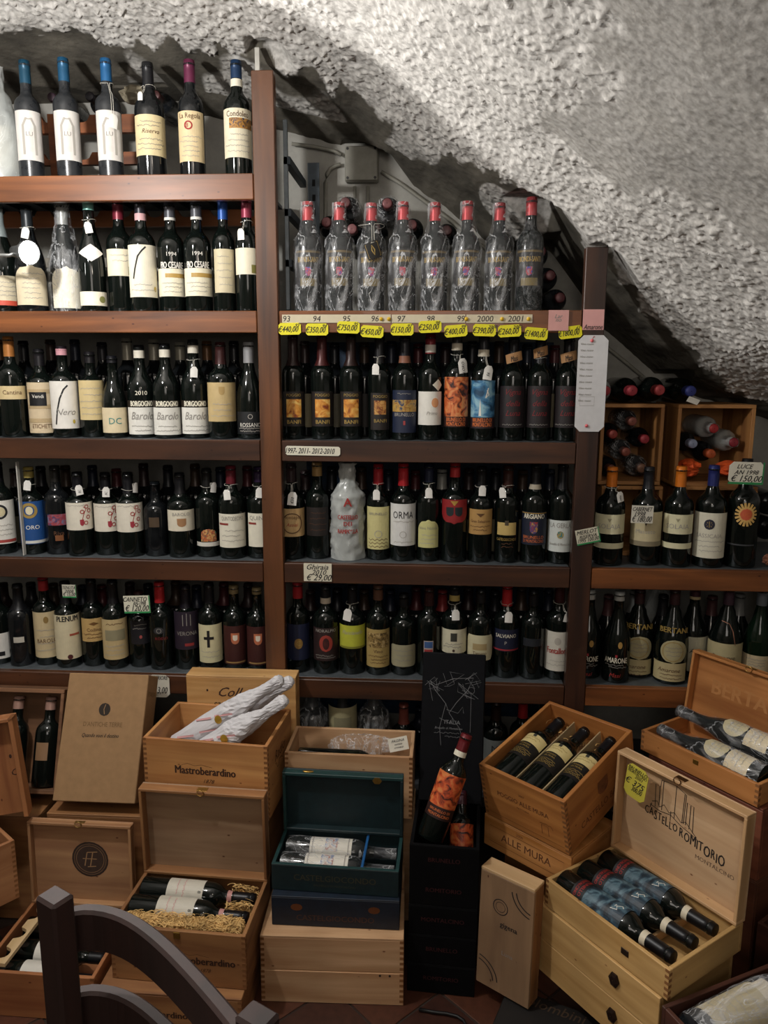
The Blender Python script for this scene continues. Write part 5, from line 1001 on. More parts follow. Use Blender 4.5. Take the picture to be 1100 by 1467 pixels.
bx('blue_bar', (.066, .073, -.072, .072, .0668, .0735), paint('1f5a94', .5), fb)
def lay(parent_M, base, axis, up, H, r, shape, cap, capb, labels, label, glass=None, wrap=None, band=None, group=None, name='wine_bottle', roll=0):
    """lying bottle in the frame parent_M; label fractions of H; print faces `up`"""
    ax = Vector(axis).normalized(); u = Vector(up); u = (u-ax*u.dot(ax)).normalized(); x = (-u).cross(ax) # local -y = up
    yv = -u; xv = yv.cross(ax); R = Matrix((xv, yv, ax)).transposed().to_4x4() @ Matrix.Rotation(roll, 4, 'Z')
    M = parent_M @ Matrix.Translation(base) @ R
    root = thing(name, label, 'bottle', M=M, group=group)
    prof, H, r = bottle_parts(root, H, r, shape, cap, capb*H, glass or G_DARK, (band[0]*H, band[1]*H, band[2]) if band else None)
    put_labels(root, r, labels, lambda q: q*H, H, .0019)
    if wrap: wrap_shell(root, prof, H, r, wrap[0], hash(label) % 1000 if False else len(label)*7, wrap[1])
    return root
# labels for lay(): (ztop, zbot, ...) as fractions where 'py0' maps to the upper z
def MW(t): bpy.context.view_layer.update(); return t.matrix_world.copy()
m = MW(fb)
def side_text(parent, r, s, z, h, mat, a=0, span=.05, bold=.02):
    """lettering reading along the bottle axis"""
    P = Print(); P.text(s, 0, 0, h, mat, 0, bold, fit=span); P.lift = .001
    P.make('lettering', parent, lambda x, y, l: ((r+.0015+l)*math.sin(a+y/r), -(r+.0015+l)*math.cos(a+y/r), z-x))
for i, (yy, zz) in enumerate(((.0365, .0412), (-.0365, .0412))):
    b = lay(m, (-.150, yy, zz), (1, 0, 0), (0, -.45, 1), .30, .031, 'bordeaux', '14161c', .8, [(.60, .22, -.95, .95, 'ddd8cc', 'rect', [('p', .47, .36, -.6, .6, art('2c5a9c', 'd8d4cc', 'a0503c', 60, 3), 'rect'), ('p', .575, .565, -.9, .9, 'a09a90', 'rect'), ('p', .25, .24, -.9, .9, 'a09a90', 'rect')])],
            ['film-wrapped white-labelled bottle lying at the back of the green box', 'film-wrapped white-labelled bottle lying at the front of the green box'][i], wrap=(WRAPC, .0008), group='two bottles in the green box')
# pine crate G behind
gc = crate('pine crate with bubble wrap and newspaper behind the open green box lid', (-.2155, -.155, .372), -.02, .358, .165, .185, cols=EW, joints=True, seed=7)
sg = crate('plain crate carrying the bubble-wrap crate, mostly hidden behind the green boxes', (-.212, -.125, 0), 0, .36, .10, .365, cols=EW, closed=True, joints=False, seed=8)
m = MW(gc)
lay(m, (-.15, -.030, .135), (1, 0, 0), (0, -.3, 1), .29, .036, 'bordeaux', '15151a', .8, [], 'black bottle lying in the pine crate beside bubble wrap')
def blob(name, label, cat, loc, sx, sy, sz, mat, seed, rot=(0, 0, 0), parent=None):
    rng = random.Random(seed); n = 22; mm = 14; vs = []; fs = []
    for i in range(mm+1):
        for k in range(n):
            a = 2*PI*k/n; p = PI*i/mm; q = 1+.12*math.sin(3*a+seed)*math.sin(4*p)+rng.uniform(-.09, .09)
            vs.append((sx*math.sin(p)*math.cos(a)*q, sy*math.sin(p)*math.sin(a)*q, sz*math.cos(p)*q))
    for i in range(mm):
        for k in range(n): fs.append([i*n+k, (i+1)*n+k, (i+1)*n+(k+1) % n, i*n+(k+1) % n])
    o = mk(name, vs, fs, mat, None); o.location = loc; o.rotation_euler = rot; return tag(o, label, cat)
blob('bubble_wrap', 'glossy clear bubble wrap bunched in the pine crate', 'bubble wrap', m @ Vector((.03, .038, .158)), .10, .022, .030, WRAPC, 4)
o = card(0, 0, 30, 20, -.2, 'cfc9ba', [('PAGINA', 0, .5, .2), ('notizie', 0, 0, .16), ('cronaca', 0, -.5, .16)], 'crumpled newspaper corner at the right of the pine crate', 'newspaper', clip='sq', name='newspaper'); o.location = m @ Vector((.135, -.020, .192)); o.rotation_euler = (-.5, -.25, 0)
# black cases
BK = paint('09090b', .75, spec=.12, noise=.2); DRT = paint('3a1214', .6, noise=.1)
for k in range(4):
    def pp(P, k=k):
        if k == 3: P.text('BRUNELLO', .0, .130, .012, DRT, 0, .01, fit=.13)
        P.text(('ROMITORIO', 'BRUNELLO', 'MONTALCINO', 'ROMITORIO', 'BRUNELLO')[k], .0, .045, .012, DRT, 0, .01, fit=.13)
    bt = painted_box(['bottom black case of the stack of four', 'second black case from the floor', 'third black case from the floor, right under the open one', 'top black case of the stack, open, deeper and holding bottles'][k], (.055+.001*k, -.293, .0855*k), -.07, .176, .30, .081 if k < 3 else .1665, BK, BK, pp, k < 3, name='wine_case')
m = MW(bt)
v, f = box(-.088, .088, 0, .01, .066, .475, .003); ld = mk('black_board', v, f, paint('0a0b0f', .7, spec=.15, noise=.2)); ld.matrix_world = Matrix.Translation((.064, -.262, .365)) @ Matrix.Rotation(-.08, 4, 'Z') @ Matrix.Rotation(-.26, 4, 'X')
tag(ld, 'tall black board with a pale map drawing leaning behind the black cases', 'board')
P = Print(); CH = paint('77777a', .8, noise=.2); rg = random.Random(5)
mapo = [(-.065, .395), (-.05, .385), (.0, .405), (.055, .41), (.04, .375), (.01, .34), (-.01, .31), (-.02, .335), (-.05, .37), (-.065, .395)]
P.line(mapo, .0012, CH)
for k in range(14):
    a = rg.choice(mapo); q = [(a[0]+rg.uniform(-.03, .03), a[1]+rg.uniform(-.03, .02)) for _ in range(4)]; P.line(q, .0008, CH)
P.line([(-.02, .335), (-.035, .27), (-.03, .22)], .0009, CH); P.line([(-.01, .31), (.02, .27), (.03, .24)], .0009, CH); P.line([(.05, .37), (.05, .26)], .0007, CH); P.ring(.05, .375, .009, .0008, CH)
P.text('ITALIA', .0, .285, .011, CH, 0, 0); P.text('Brunello di Montalcino', -.01, .268, .006, CH, .3); P.scribble(-.05, .02, .255, .004, .0008, CH, 4); P.scribble(-.02, .03, .245, .004, .0008, CH, 5)
P.make('chalk_drawing', ld, front(0, 0))
ORL = art('3a1a12', 'cc5228', 'd9864a', 38, 12)
def stand(base, top, r, shape, cap, capb, labels, label, band=None, group=None, glass=None, wrap=None, face=None):
    base = Vector(base); top = Vector(top); ax = top-base; H = ax.length; up = face or (CAM-base)
    return lay(Matrix.Identity(4), base, ax, up, H, r, shape, cap, capb, labels, label, glass, wrap, band, group)
b0 = onY(616, 1200, -.378); b1 = onY(669, 1052, -.300)
stand(b0, b1, .036, 'bordeaux', '6a1c22', .84, [(.63, .32, -.97, .97, ORL, 'rect'), (.32, .21, -.97, .97, '2a1412', 'rect', [('t', 'BRUNELLO DI', .285, .024, 'orange', 0, 0, .02), ('t', 'MONTALCINO', .245, .026, 'orange', 0, 0, .02)])], 'leaning bottle with vivid orange painted label against the black board', band=(.79, .84, 'ivory'))
b1 = onY(662, 1133, -.252); dz_ = b1.z-.292; b0 = b1+Vector((-.004, -math.sqrt(max(.0, .225**2-dz_**2)), -dz_))
stand(b0, b1, .031, 'bordeaux', '3a1420', .84, [(.62, .30, -.97, .97, ORL, 'rect'), (.30, .20, -.97, .97, '2a1412', 'rect', [('t', 'BRUNELLO DI', .27, .022, 'red', 0, 0, .02), ('t', 'MONTALCINO', .235, .024, 'red', 0, 0, .02)])], 'lower orange-labelled bottle standing in the top black case')

# --- left: straw crate with open lid, crate below, branded crate behind
def mastro(P, x, y, h, s='Mastroberardino'):
    P.text(s, x, y, h, BURN, 0, .035, fit=.17); P.line([(x-.07, y+.012), (x-.05, y+.02), (x-.03, y+.014), (x-.01, y+.018), (x+.02, y+.012)], .0008, BURN)
    P.text('1878', x+.01, y-h*1.25, h*.5, BURN, .4)
CWD = ('7e5232', 'aa7a4c')
cc = crate('straw-filled open crate holding two dark bottles at the lower left', (-.60, -.449, .103), -.05, .345, .235, .148, cols=CWD, prints=lambda P: mastro(P, .06, .07, .020, 'Mastroberardino'), seed=11)
lid(cc, .345, .235, .148, .255, -.03, CWD, rim=.03, panel=pine('X', '8a6a50', 'a88a6c', 21))
bx('latch_eye', (-.008, .008, -.1205, -.1175, .128, .146), BRASS, cc)
dd = crate('wide crate on the floor under the straw-filled crate', (-.618, -.45, 0), -.02, .362, .30, .096, cols=CWD, closed=True, prints=lambda P: mastro(P, -.04, .045, .018), seed=12)
m = MW(cc)
for i, (yy, zz) in enumerate(((.050, .126), (-.021, .126))):
    lay(m, (-.158, yy, zz), (1, 0, -.01), (0, -.5, 1), .308, .034, 'bordeaux', '141216', .82, [(.56, .24, -.95, .95, 'cdc7b8', 'rect', [('t', '8', .53, .03, 'ink', .3), ('s', .30, .42, 2, 'pink')])], ['dark bottle lying at the back of the straw crate', 'dark bottle lying in front in the straw crate'][i], band=(.76, .80, 'c08a84'), group='two bottles in straw')
# straw
def straw(name, label, M, x0, x1, y0, y1, z, n, seed, parent=None, col='d4ac6c', avoid=(), slabs=()):
    rng = random.Random(seed); vs = []; fs = []
    for _ in range(n):
        p = Vector((rng.uniform(x0, x1), rng.uniform(y0, y1), z+rng.uniform(-.022, .016))); a = rng.uniform(0, 6.28); b = rng.uniform(-.3, .6); L = rng.uniform(.012, .032); wd = rng.uniform(.0007, .0014); cu = rng.uniform(-1.2, 1.2); o = len(vs)
        p_st = p.copy(); bad = False
        for k in range(5):
            for (q0, qd, qr) in avoid:
                w_ = p-q0; t_ = w_.dot(qd)
                if -.012 < t_ < .335 and (w_-qd*t_).length < (qr if t_ < .235 else .022)+.0035: bad = True
            if slabs and any(abs(p.x-q_) < .006 for q_ in slabs): bad = True
            if not (x0-.004 < p.x < x1+.004 and y0-.004 < p.y < y1+.004): bad = True
            d = Vector((math.cos(a), math.sin(a), b)); nn = Vector((-math.sin(a), math.cos(a), .3))*wd
            vs += [M @ (p+nn), M @ (p-nn)]; p = p+d*L/4; a += cu/2; b -= .25
        if bad: del vs[o:]; continue
        for k in range(4): fs.append([o+2*k, o+2*k+1, o+2*k+3, o+2*k+2])
    o = mk(name, vs, fs, [paint(col, .7, noise=.3)]); o['kind'] = 'stuff'; return tag(o, label, 'straw', kind='stuff')
AV = [(Vector((-.158, q_, .126)), Vector((1, 0, -.01)).normalized(), .0350) for q_ in (.050, -.021)]
straw('wood_wool', 'curly golden wood wool filling the front of the open crate', m, -.152, .152, -.098, -.047, .132, 11000, 3, avoid=AV)
o = straw('wood_wool', 'wood wool strands around the necks in the straw crate', m, .06, .152, -.033, .092, .120, 3500, 4, avoid=AV)
bx('straw_bed', (-.161, .161, -.106, .106, .012, .076), paint('7a5a30', .9, noise=.4), cc)
# branded crate with wrapped bottles
AW = ('a5693a', 'd09a5e')
ac = crate('large pine crate with gothic brand print holding paper-wrapped bottles', (-.586, -.202, .409), -.087, .35, .235, .215, cols=AW, prints=lambda P: mastro(P, .0, .13, .023), sprints=lambda P: [P.text('Radici', 0, .15, .03, BURN, .3), P.scribble(-.05, .05, .12, .02, .002, BURN, 2)], seed=13)
a2 = crate('crate under the gothic-print crate, seen dimly beside the green boxes', (-.600, -.205, .205), -.06, .34, .220, .20, cols=CWD, closed=False, joints=True, seed=14)
a3 = crate('lowest crate under the gothic-print crate', (-.612, -.190, 0), -.02, .34, .19, .198, cols=CWD, closed=True, joints=False, seed=15)
TIS = paint('cfcdd0', .7, noise=.05); PK = paint('cf9a9a', .8, noise=0)
def tissue(b, t_, r, label, seed, spot=None, glass=None):
    base = Vector(b); ax = Vector(t_)-base; H = ax.length; yv = -(CAM-base); yv = (yv-ax.normalized()*yv.dot(ax.normalized())).normalized(); zv = ax.normalized(); xv = yv.cross(zv)
    root = thing('paper_wrapped_bottle', label, 'bottle', M=Matrix.Translation(base) @ Matrix((xv, yv, zv)).transposed().to_4x4(), group='tissue-wrapped bottles')
    rng = random.Random(seed); prof = [(r*.8, 0), (r*1.02, .012), (r*1.05, H*.3), (r*1.05, H*.52), (r*.98, H*.58), (r*.84, H*.66), (r*.62, H*.74), (r*.48, H*.81), (r*.50, H*.90), (r*.54, H*.96), (r*.42, H*.99), (r*.12, H)]
    P2 = []
    for (a, z0), (c, z1) in zip(prof, prof[1:]): P2 += [(a+(c-a)*k/3, z0+(z1-z0)*k/3) for k in range(3)]
    P2.append(prof[-1]); vs = []; fs = []; n = 28; ph = rng.uniform(0, 6)
    for (a, z) in P2:
        amp = .05 if z < H*.5 else .17
        for k in range(n):
            an = 2*PI*k/n; q = a*(1+amp*math.sin(3*an+ph+z*40)*.6+rng.uniform(-amp, amp)*.5); vs.append((q*math.cos(an), q*math.sin(an), z))
    for i in range(len(P2)-1):
        for k in range(n): fs.append([i*n+k, i*n+(k+1) % n, (i+1)*n+(k+1) % n, (i+1)*n+k])
    fs += [list(range(n))[::-1], [(len(P2)-1)*n+k for k in range(n)]]
    Q = None; body = mk('tissue_paper', vs, fs, TIS, root, False)
    Q = Print(); Q.lift = .003
    for z_, x0 in ((.18, -.3), (.36, .35), (.36, -.75), (.52, -.1), (.2, .8)):
        c = (x0*r, z_*H); Q.line([(c[0]-.010, c[1]-.026), (c[0]+.010, c[1]+.026)], .005, PK)
    if spot: Q.shape(-.011, .011, spot*H-.011, spot*H+.011, 'circle', paint('c9a040', .3, .6, noise=0))
    Q.make('printed_mark', body, cyl(r*1.075))
m = MW(ac); th_ = .62; dr_ = Vector((math.cos(th_), 0, math.sin(th_))); up_ = Vector((-math.sin(th_), 0, math.cos(th_)))
for k_, (y_, off_, lab_, spot_) in enumerate(((.0655, 0, 'white tissue-wrapped bottle at the back of the branded crate', None), (0, .036, 'white tissue-wrapped bottle in the middle with a gold dot', .47), (-.0655, 0, 'white tissue-wrapped bottle nearest the front, neck lowest, with gold dot', .5))):
    q0 = Vector((-.128+.010*k_, y_, .098))+up_*off_; tissue(m @ q0, m @ (q0+dr_*.40), .0325, lab_, k_+1, spot_)
# tall crate standing behind
p0 = onY(266, 967, -.07); p1 = onY(423, 967, -.07)
vc = crate('upright pine crate end with cursive brand behind the wrapped bottles', ((p0.x+p1.x)/2, -.037, .36), 0, p1.x-p0.x, .062, p0.z-.366, cols=('b08048', 'd8ac72'), closed=True, joints=False, seed=16, prints=lambda P: [P.text('Coll', -.03, p0.z-.366-.045, .03, BURN, .5, .01), P.text('sanna', -.055, p0.z-.366-.085, .02, BURN, .5, .01), P.shape(-.105, -.099, p0.z-.366-.045, p0.z-.366-.037, 'circle', BURN)])
vd = crate('dim crate standing behind the gothic-print crate against the post', ((p0.x+p1.x)/2, -.037, 0), 0, .34, .062, .352, cols=CWD, closed=True, joints=False, seed=17)
# --- far left group
qc = crate('low open crate with labelled bottles at the lower left behind the chair', (-.960, -.45, .0), -.02, .300, .27, .125, cols=('8a5230', 'b0764a'), seed=18)
def emb(P):
    P.shape(-.032, .072, .078, .182, 'circle', paint('3e2c22', .8, noise=.15)); P.ring(.02, .13, .051, .003, paint('2a1c16', .8)); P.ring(.02, .13, .040, .0015, paint('8a6a4c', .8)); P.ring(.02, .13, .046, .001, paint('8a6a4c', .8))
    O_ = P.line; P.line = lambda pts, w_, m_, c_=False: O_([(x*1.35+.02, (z-.125)*1.35+.13) for x, z in pts], w_, m_, c_)
    P.line([(-.012, .110), (-.006, .140)], .003, paint('a3805a', .8)); P.line([(.0, .110), (.006, .140)], .003, paint('a3805a', .8)); P.line([(-.016, .126), (.014, .126)], .002, paint('a3805a', .8)); P.line([(-.006, .140), (.016, .142)], .0025, paint('a3805a', .8)); P.line([(-.006, .108), (.012, .110)], .0025, paint('a3805a', .8))
lid(qc, .296, .27, .125, .245, .04, ('8c6242', 'b88c62'), rim=.02, prints=emb, seed=19, latch='a0804a', panel=pine('X', '94684a', 'b88e66', 22))
m = MW(qc)
for i, yy in enumerate((-.085, -.01, .07)):
    lay(m, (-.136, yy, .078), (1, 0, -.02), (0, -.4, 1), .268, .0345, 'bordeaux', '101014', .8, [(.58, .28, -.9, .9, 'd5d2c8', 'rect')], ['front bottle lying in the low crate behind the chair', 'middle bottle lying in the low crate behind the chair', 'rear bottle lying in the low crate behind the chair'][i], group='three bottles in the low crate')
t = thing('notched_divider', 'pale wooden divider with two half-round notches across the low crate', 'divider', M=Matrix.Translation(m @ Vector((-.085, -.012, .132))) @ Matrix.Rotation(-.04, 4, 'Z') @ Matrix(((0, 0, -1, 0), (1, 0, 0, 0), (0, -1, 0, 0), (0, 0, 0, 1))))
scallop_rail(-.108, .104, -.005, -.0, .03, 3, t, pine('X', 'c0a070', 'dcc094'), .01)
op = crate('crate behind the emblem lid, carrying the tan carton', (-.938, -.17, 0), 0, .275, .2, .36, cols=CWD, closed=True, joints=False, seed=20)
CB = paint('957450', .85, noise=.08)
t = thing('cardboard_box', 'tall tan cardboard wine carton leaning back against the shelves', 'box', (-.935, -.235, .388), (-.45, .0, 0)); w_, d_, h_ = .238, .085, .355
v, f = box(-w_/2, w_/2, -d_/2, d_/2, 0, h_, .002); o = mk('carton', v, f, CB, t)
P = Print(); DK = paint('2a2018', .8, noise=.1); P.shape(-.017, .017, .235, .272, 'circle', DK); P.line([(.001, .24), (-.002, .254), (.002, .268)], .002, CB); P.text("D'ANTICHE TERRE", 0, .212, .013, paint('6b5030', .8, noise=0), 0, 0, fit=.115); P.text('Quando vuoi il destino', -.003, .180, .011, DK, .35, .012, fit=.108); P.make('lettering', o, front(-d_/2, 0))
P = Print(); P.text('ITALIA', 0, .3, .015, paint('7d6038', .8, noise=0)); P.make('lettering', o, lambda x, y, l: (w_/2+l, x, y))
# leaning open case S
t = thing('bottle_case', 'dark open-fronted wooden case of bottles leaning beside the tan carton', 'case', (-1.239, -.205, .3840), (-.33, 0, 0)); dkp = pine('X', '5a3c28', '8a6244')
w_, d_, h_ = .32, .10, .30
for nm, dims in (('top_rail', (-w_/2, w_/2, 0, d_, h_-.012, h_)), ('bottom_rail', (-w_/2, w_/2, 0, d_, 0, .012)), ('side_rail', (-w_/2, -w_/2+.01, 0, d_, .012, h_-.012)), ('side_rail', (w_/2-.01, w_/2, 0, d_, .012, h_-.012)), ('back_panel', (-w_/2+.01, w_/2-.01, d_-.006, d_, .012, h_-.012))): bx(nm, dims, dkp, t)
m = MW(t)
for i, x in enumerate((.0, .10)):
    lay(m, (x, .045, .016), (0, 0, 1), (0, -1, 0), .256, .036, 'bordeaux', 'b08a7c', .86, [(.5, .3, -.5, .5, '8a6a4c', 'rect')], ['dark bottle inside the leaning case, nearer the left edge', 'dark bottle inside the leaning case, nearer the carton'][i])
sp = crate('dim crate under the leaning bottle case at the left', (-1.262, -.147, 0), 0, .29, .19, .33, cols=CWD, closed=True, joints=False, seed=23)
# crate R
rc = crate('open crate with burned emblem cut off by the left edge of view', (-1.282, -.462, .190), math.radians(52), .33, .2, .172, cols=('94603c', 'bc8a5e'), seed=24, prints=lambda P: [P.shape(-.04, .02, .045, .115, 'circle', BURN), P.ring(-.01, .08, .028, .002, BURN2), P.text('H', -.01, .08, .03, BURN2, 0, .03)])
rb = crate('lower crate beneath the burned-emblem crate at the left edge', (-1.372, -.49, 0), math.radians(52), .33, .22, .18, cols=CWD, closed=True, joints=False, seed=25)
v, f = join([box(-.30, 0, 0, .008, 0, .285), box(-.012, 0, -.035, 0, 0, .285), box(-.30, 0, -.035, 0, .275, .285)]); o = mk('crate_lid', v, f, pine('Z', '8a5432', 'b47a4c', 3)); o.matrix_world = Matrix.Translation((-1.100, -.30, .392)) @ Matrix.Rotation(.25, 4, 'Z') @ Matrix.Rotation(-.09, 4, 'Y') @ Matrix.Rotation(-.06, 4, 'X')
tag(o, 'tilted reddish crate lid standing at the far left edge', 'lid')
P = Print(); P.text('C', -.025, .12, .02, BURN, .3); P.shape(-.035, -.028, .16, .172, 'circle', BURN); P.make('burned_print', o, front(0, 0))

# --- right: tilted crate of three, stacked boxes, leaning panel
IW = ('9c5f2c', 'c98a4a')
def pm(P):
    P.text('POGGIO ALLE MURA', .0, .095, .015, BURN2, 0, .01, fit=.16); P.text('2007', -.0, .12, .007, BURN2, 0, 0); P.text('FATTORIA', -.0, .075, .006, BURN2); P.line([(.055, .03), (.055, .06), (.075, .06), (.075, .03)], .0015, BURN2); P.scribble(.05, .09, .062, .012, .0015, BURN2, 5); P.line([(-.12, .018), (.12, .018)], .001, BURN2)
def pms(P):
    P.text('CASTELLO BANFI', .0, .045, .02, BURN2, .0, .01, fit=.22); P.shape(-.02, .03, .075, .12, 'shield', paint('7a4a28', .8, noise=.4))
ic = crate('tilted open crate of three black and gold bottles on the right', (.3735, -.2225, .447), math.radians(-42.3), .265, .336, .166, rx=math.radians(13.5), cols=IW, prints=pm, sprints=pms, seed=31, th=.011)
m = MW(ic)
BX = (-.0825, 0, .0825)
for i, x in enumerate(BX):
    lay(m, (x, -.153, .118), (0, 1, .03), (0, -.15, 1), .298, .0370, 'bordeaux', '15151a', .8, [(.60, .47, -.93, .93, 'd8c68c', 'rect', [('p', .60, .565, -.05, .2, '3a3830', 'rect'), ('s', .50, .57, 2, 'gold')]), (.465, .27, -.95, .95, '14100e', 'rect', [('t', 'POGGIO', .44, .018, 'gold', 0, 0, .02), ('t', 'alle MURA', .41, .018, 'gold', 0, 0, .02), ('s', .30, .38, 4, 'gold')])],
        ['left bottle with cream and black label in the tilted crate', 'middle bottle with cream and black label in the tilted crate', 'right bottle with cream and black label in the tilted crate'][i], group='three bottles in the tilted crate')
for i, x in enumerate((-.0415, .0415)):
    o = bx('divider_board', (x-.0018, x+.0018, -.153, .153, .076, .136), pine('Y', 'a08a66', 'c4ae86'), ic)
bx('packing_bed', (-.119, .119, -.153, .153, .012, .072), paint('6a4a28', .9, noise=.4), ic)
o = straw('wood_wool', 'wood wool tucked between the three bottles of the tilted crate', m, -.115, .115, .05, .15, .118, 900, 8, avoid=[(Vector((x, -.153, .118)), Vector((0, 1, .03)).normalized(), .0375) for x in BX], slabs=(-.0415, .0415))
# J box beneath
a = onZ(692, 1169, .402); b = onZ(812, 1231, .402); ex = (b-a); W = ex.length; rz = math.atan2(ex.y, ex.x); ey = Vector((-math.sin(rz), math.cos(rz), 0))
for k, (z0, z1, dp, sh_, lab) in enumerate(((.3120, .402, .22, 0, 'wide warm pine crate directly under the tilted crate'), (0, .306, .12, .10, 'crate at the bottom under the warm pine crate'))):
    c = (a+b)/2+ey*(dp/2+sh_+.013)
    crate(lab, (c.x, c.y, z0), rz, W+.010, dp, z1-z0-.004, cols=('a56a30', 'd2965a'), closed=True, joints=False, seed=33+k, frame_lines=(k == 0), prints=(lambda P: [P.text('ALLE MURA', .0, .045, .022, BURN2, 0, .01), P.text('2006', -.02, .075, .008, BURN2)]) if k == 0 else None)
# leaning panel K
t = thing('wooden_crate', 'upright slim crate with black ring logos leaning on the lower right stack', 'crate', (.2105, -.476, .0560), (-math.radians(2), 0, math.radians(-35))); w_, d_, h_ = .150, .050, .314
f = bx('front_panel', (-w_/2, w_/2, -d_/2, -d_/2+.008, 0, h_), pine('Z', '85684e', 'a08060', 4), t); bx('back_panel', (-w_/2, w_/2, d_/2-.008, d_/2, 0, h_), pine('Z', *CWD), t)
for s_ in (-1, 1): bx('side_panel', (min(s_*w_/2, s_*(w_/2-.008)), max(s_*w_/2, s_*(w_/2-.008)), -d_/2+.008, d_/2-.008, 0, h_), pine('Z', *CWD), t)
bx('top_panel', (-w_/2, w_/2, -d_/2, d_/2, h_, h_+.008), pine('X', 'c09a6c', 'dcb88a'), t)
P = Print(); P_a = Print(); P_b = Print(); P_c = Print(); P_d = Print()
P_e = Print()
P.ring(-.015, .235, .020, .0022, INK); P_e.ring(-.015, .235, .013, .0012, INK)
for r_, P_t, P_l in ((.06, P_a, P_b), (.048, P_c, P_d)):
    P_t.line([(w_/2-.001+r_*math.cos(a_), h_-.015+r_*math.sin(a_)) for a_ in [PI+.15+(PI/2-.3)*i/14 for i in range(15)]], .003, INK)
    P_l.line([(-w_/2+.001+r_*math.cos(a_), .02+r_*math.sin(a_)) for a_ in [.1+(PI/2-.2)*i/14 for i in range(15)]], .003, INK)
P.text('gigena', .01, .188, .014, INK, 0, .02); P.text('Luna', .01, .115, .012, GREY, 0, .0); P.make('printed_logo', f, front(-d_/2, 0)); [q_.make('printed_arc', f, front(-d_/2, 0)) for q_ in (P_e, P_a, P_b, P_c, P_d)]
# L stack
LWX = ('b08850', 'd4ae74'); rzL = math.radians(-53.2)
for k, (z0, h_, lab) in enumerate(((0, .099, 'lowest pale crate with dark clasp of the right-hand stack'), (.1, .099, 'middle pale crate with dark clasp of the right-hand stack'), (.2, .078, 'open pale crate with three blue-labelled bottles and castle drawing lid'))):
    z0 = (.1265, .2180, .3100)[k]; h_ = (.0895, .0895, .0720)[k]
    off = (.012, -.008) if k == 2 else (0, 0)
    lc = crate(lab, (.495+off[0], -.543+off[1], z0), rzL, .3546, .2625, h_, cols=LWX, closed=False, joints=(k == 2), seed=41+k)
    if k < 2:
        hx = join([lathe([(.018, 0), (.018, .004), (.011, .007), (.001, .007)], 6, cap=False)])
        o = mk('clasp', [(x*.8+.06, -.1316-z, y*1.0+h_*.55) for x, y, z in hx[0]], hx[1], paint('2c1c16', .4, .4, noise=.2), lc)
    else: bx('clasp', (.055, .075, -.1330, -.1310, .03, .045), paint('3a2c22', .4, .6), lc)
def castle(P):
    K = paint('1e1714', .8, noise=0)
    for q in ([(-.075, .155), (-.078, .215), (-.066, .213), (-.064, .16)], [(-.064, .213), (-.062, .232), (-.02, .236), (-.02, .15)], [(-.056, .232), (-.056, .155)], [(-.02, .236), (.008, .226), (.006, .15)], [(.012, .15), (.012, .208), (.030, .206), (.032, .14)], [(.004, .226), (.002, .15)], [(.022, .206), (.022, .145)],
              [(-.085, .165), (-.07, .172), (-.062, .16), (-.05, .172), (-.035, .158), (-.02, .166), (0, .15), (.012, .158), (.04, .136)], [(-.09, .155), (-.06, .15), (-.03, .155), (0, .142), (.03, .135), (.05, .128)], [(-.085, .16), (-.09, .145)], [(-.03, .165), (-.03, .14)]): P.line(q, .0019, K)
    x = -.103
    for i, ch in enumerate('CASTELLO ROMITORIO'):
        if ch == ' ': x += .004; continue
        v_, _f = text2d(ch, 0, .015); wd = (max(p[0] for p in v_)-min(p[0] for p in v_)); hh = .021+(.004 if i % 3 == 2 else 0)+(.003 if i > 8 else 0); adv = wd*hh*.58
        P.text(ch, x+adv/2, .139-.0016*i+(.0015 if i % 2 else -.0015), hh, K, 0, .015, sx=.58); x += adv+.003
    P.text('MONTALCINO', .095, .088, .011, paint('6a5442', .8, noise=0), 0, 0, fit=.10)
crate('dark carton base below the right-hand crate stack', (.560, -.515, 0), rzL, .22, .14, .125, cols=('2a1e18', '3c2a20'), closed=False, joints=False, seed=60)
lid(lc, .3546, .2625, .0735, .268, .02, ('b48a5c', 'd6b084'), rim=.030, prints=castle, seed=45, panel=pine('X', 'bb9670', 'd2b08a', 46), latch='6a4a2c')
m = MW(lc)
BLL = art('101a22', '243c4c', '5d7a86', 30, 21)
for i, yy in enumerate((-.0884, -.0105, .0672)):
    b = lay(m, (-.160, yy*.95, .050), (1, 0, .045), (0, -.25, 1), .312, .0358, 'bordeaux', '0f0f12', .80, [(.62, .27, -.95, .95, BLL, 'rect', [('l', [(-.2, .58), (-.35, .56), (-.1, .53), (.1, .55), (.25, .50), (-.2, .52)], .007, 'white')]), (.27, .16, -.95, .95, '15161a', 'rect', [('t', 'BRUNELLO', .235, .026, 'red', 0, 0, .03), ('t', 'MONTALCINO', .195, .026, 'red', 0, 0, .03)])],
            ['front bottle with blue painted label in the castle-lid crate', 'middle bottle with blue painted label in the castle-lid crate', 'rear bottle with blue painted label in the castle-lid crate'][i], band=(.755, .80, 'cfc4ac'), group='three blue-label bottles')
bx('notched_bar', (.058, .066, -.119, .119, .012, .034), pine('Y', 'b08a5c', 'd2ae80'), lc); bx('inner_tray', (-.16, .05, -.119, .119, .0064, .011), paint('15120f', .8), lc)
t = card(0, 0, 40, 56, -.5, 'c2b644', [('BRUNELLO', 0, .75, .12), ('MONTALCINO', 0, .55, .09), ('2001', .2, .35, .1), ('€ 375', -.05, -.05, .2), ('300,00', .2, -.45, .17)], 'yellow handwritten price card at the top left of the castle drawing lid', 'price card')
t.matrix_world = m @ Matrix.Translation((-.108, .2625/2-.0345, .0735+.214)) @ Matrix.Rotation(.12, 4, 'Y')
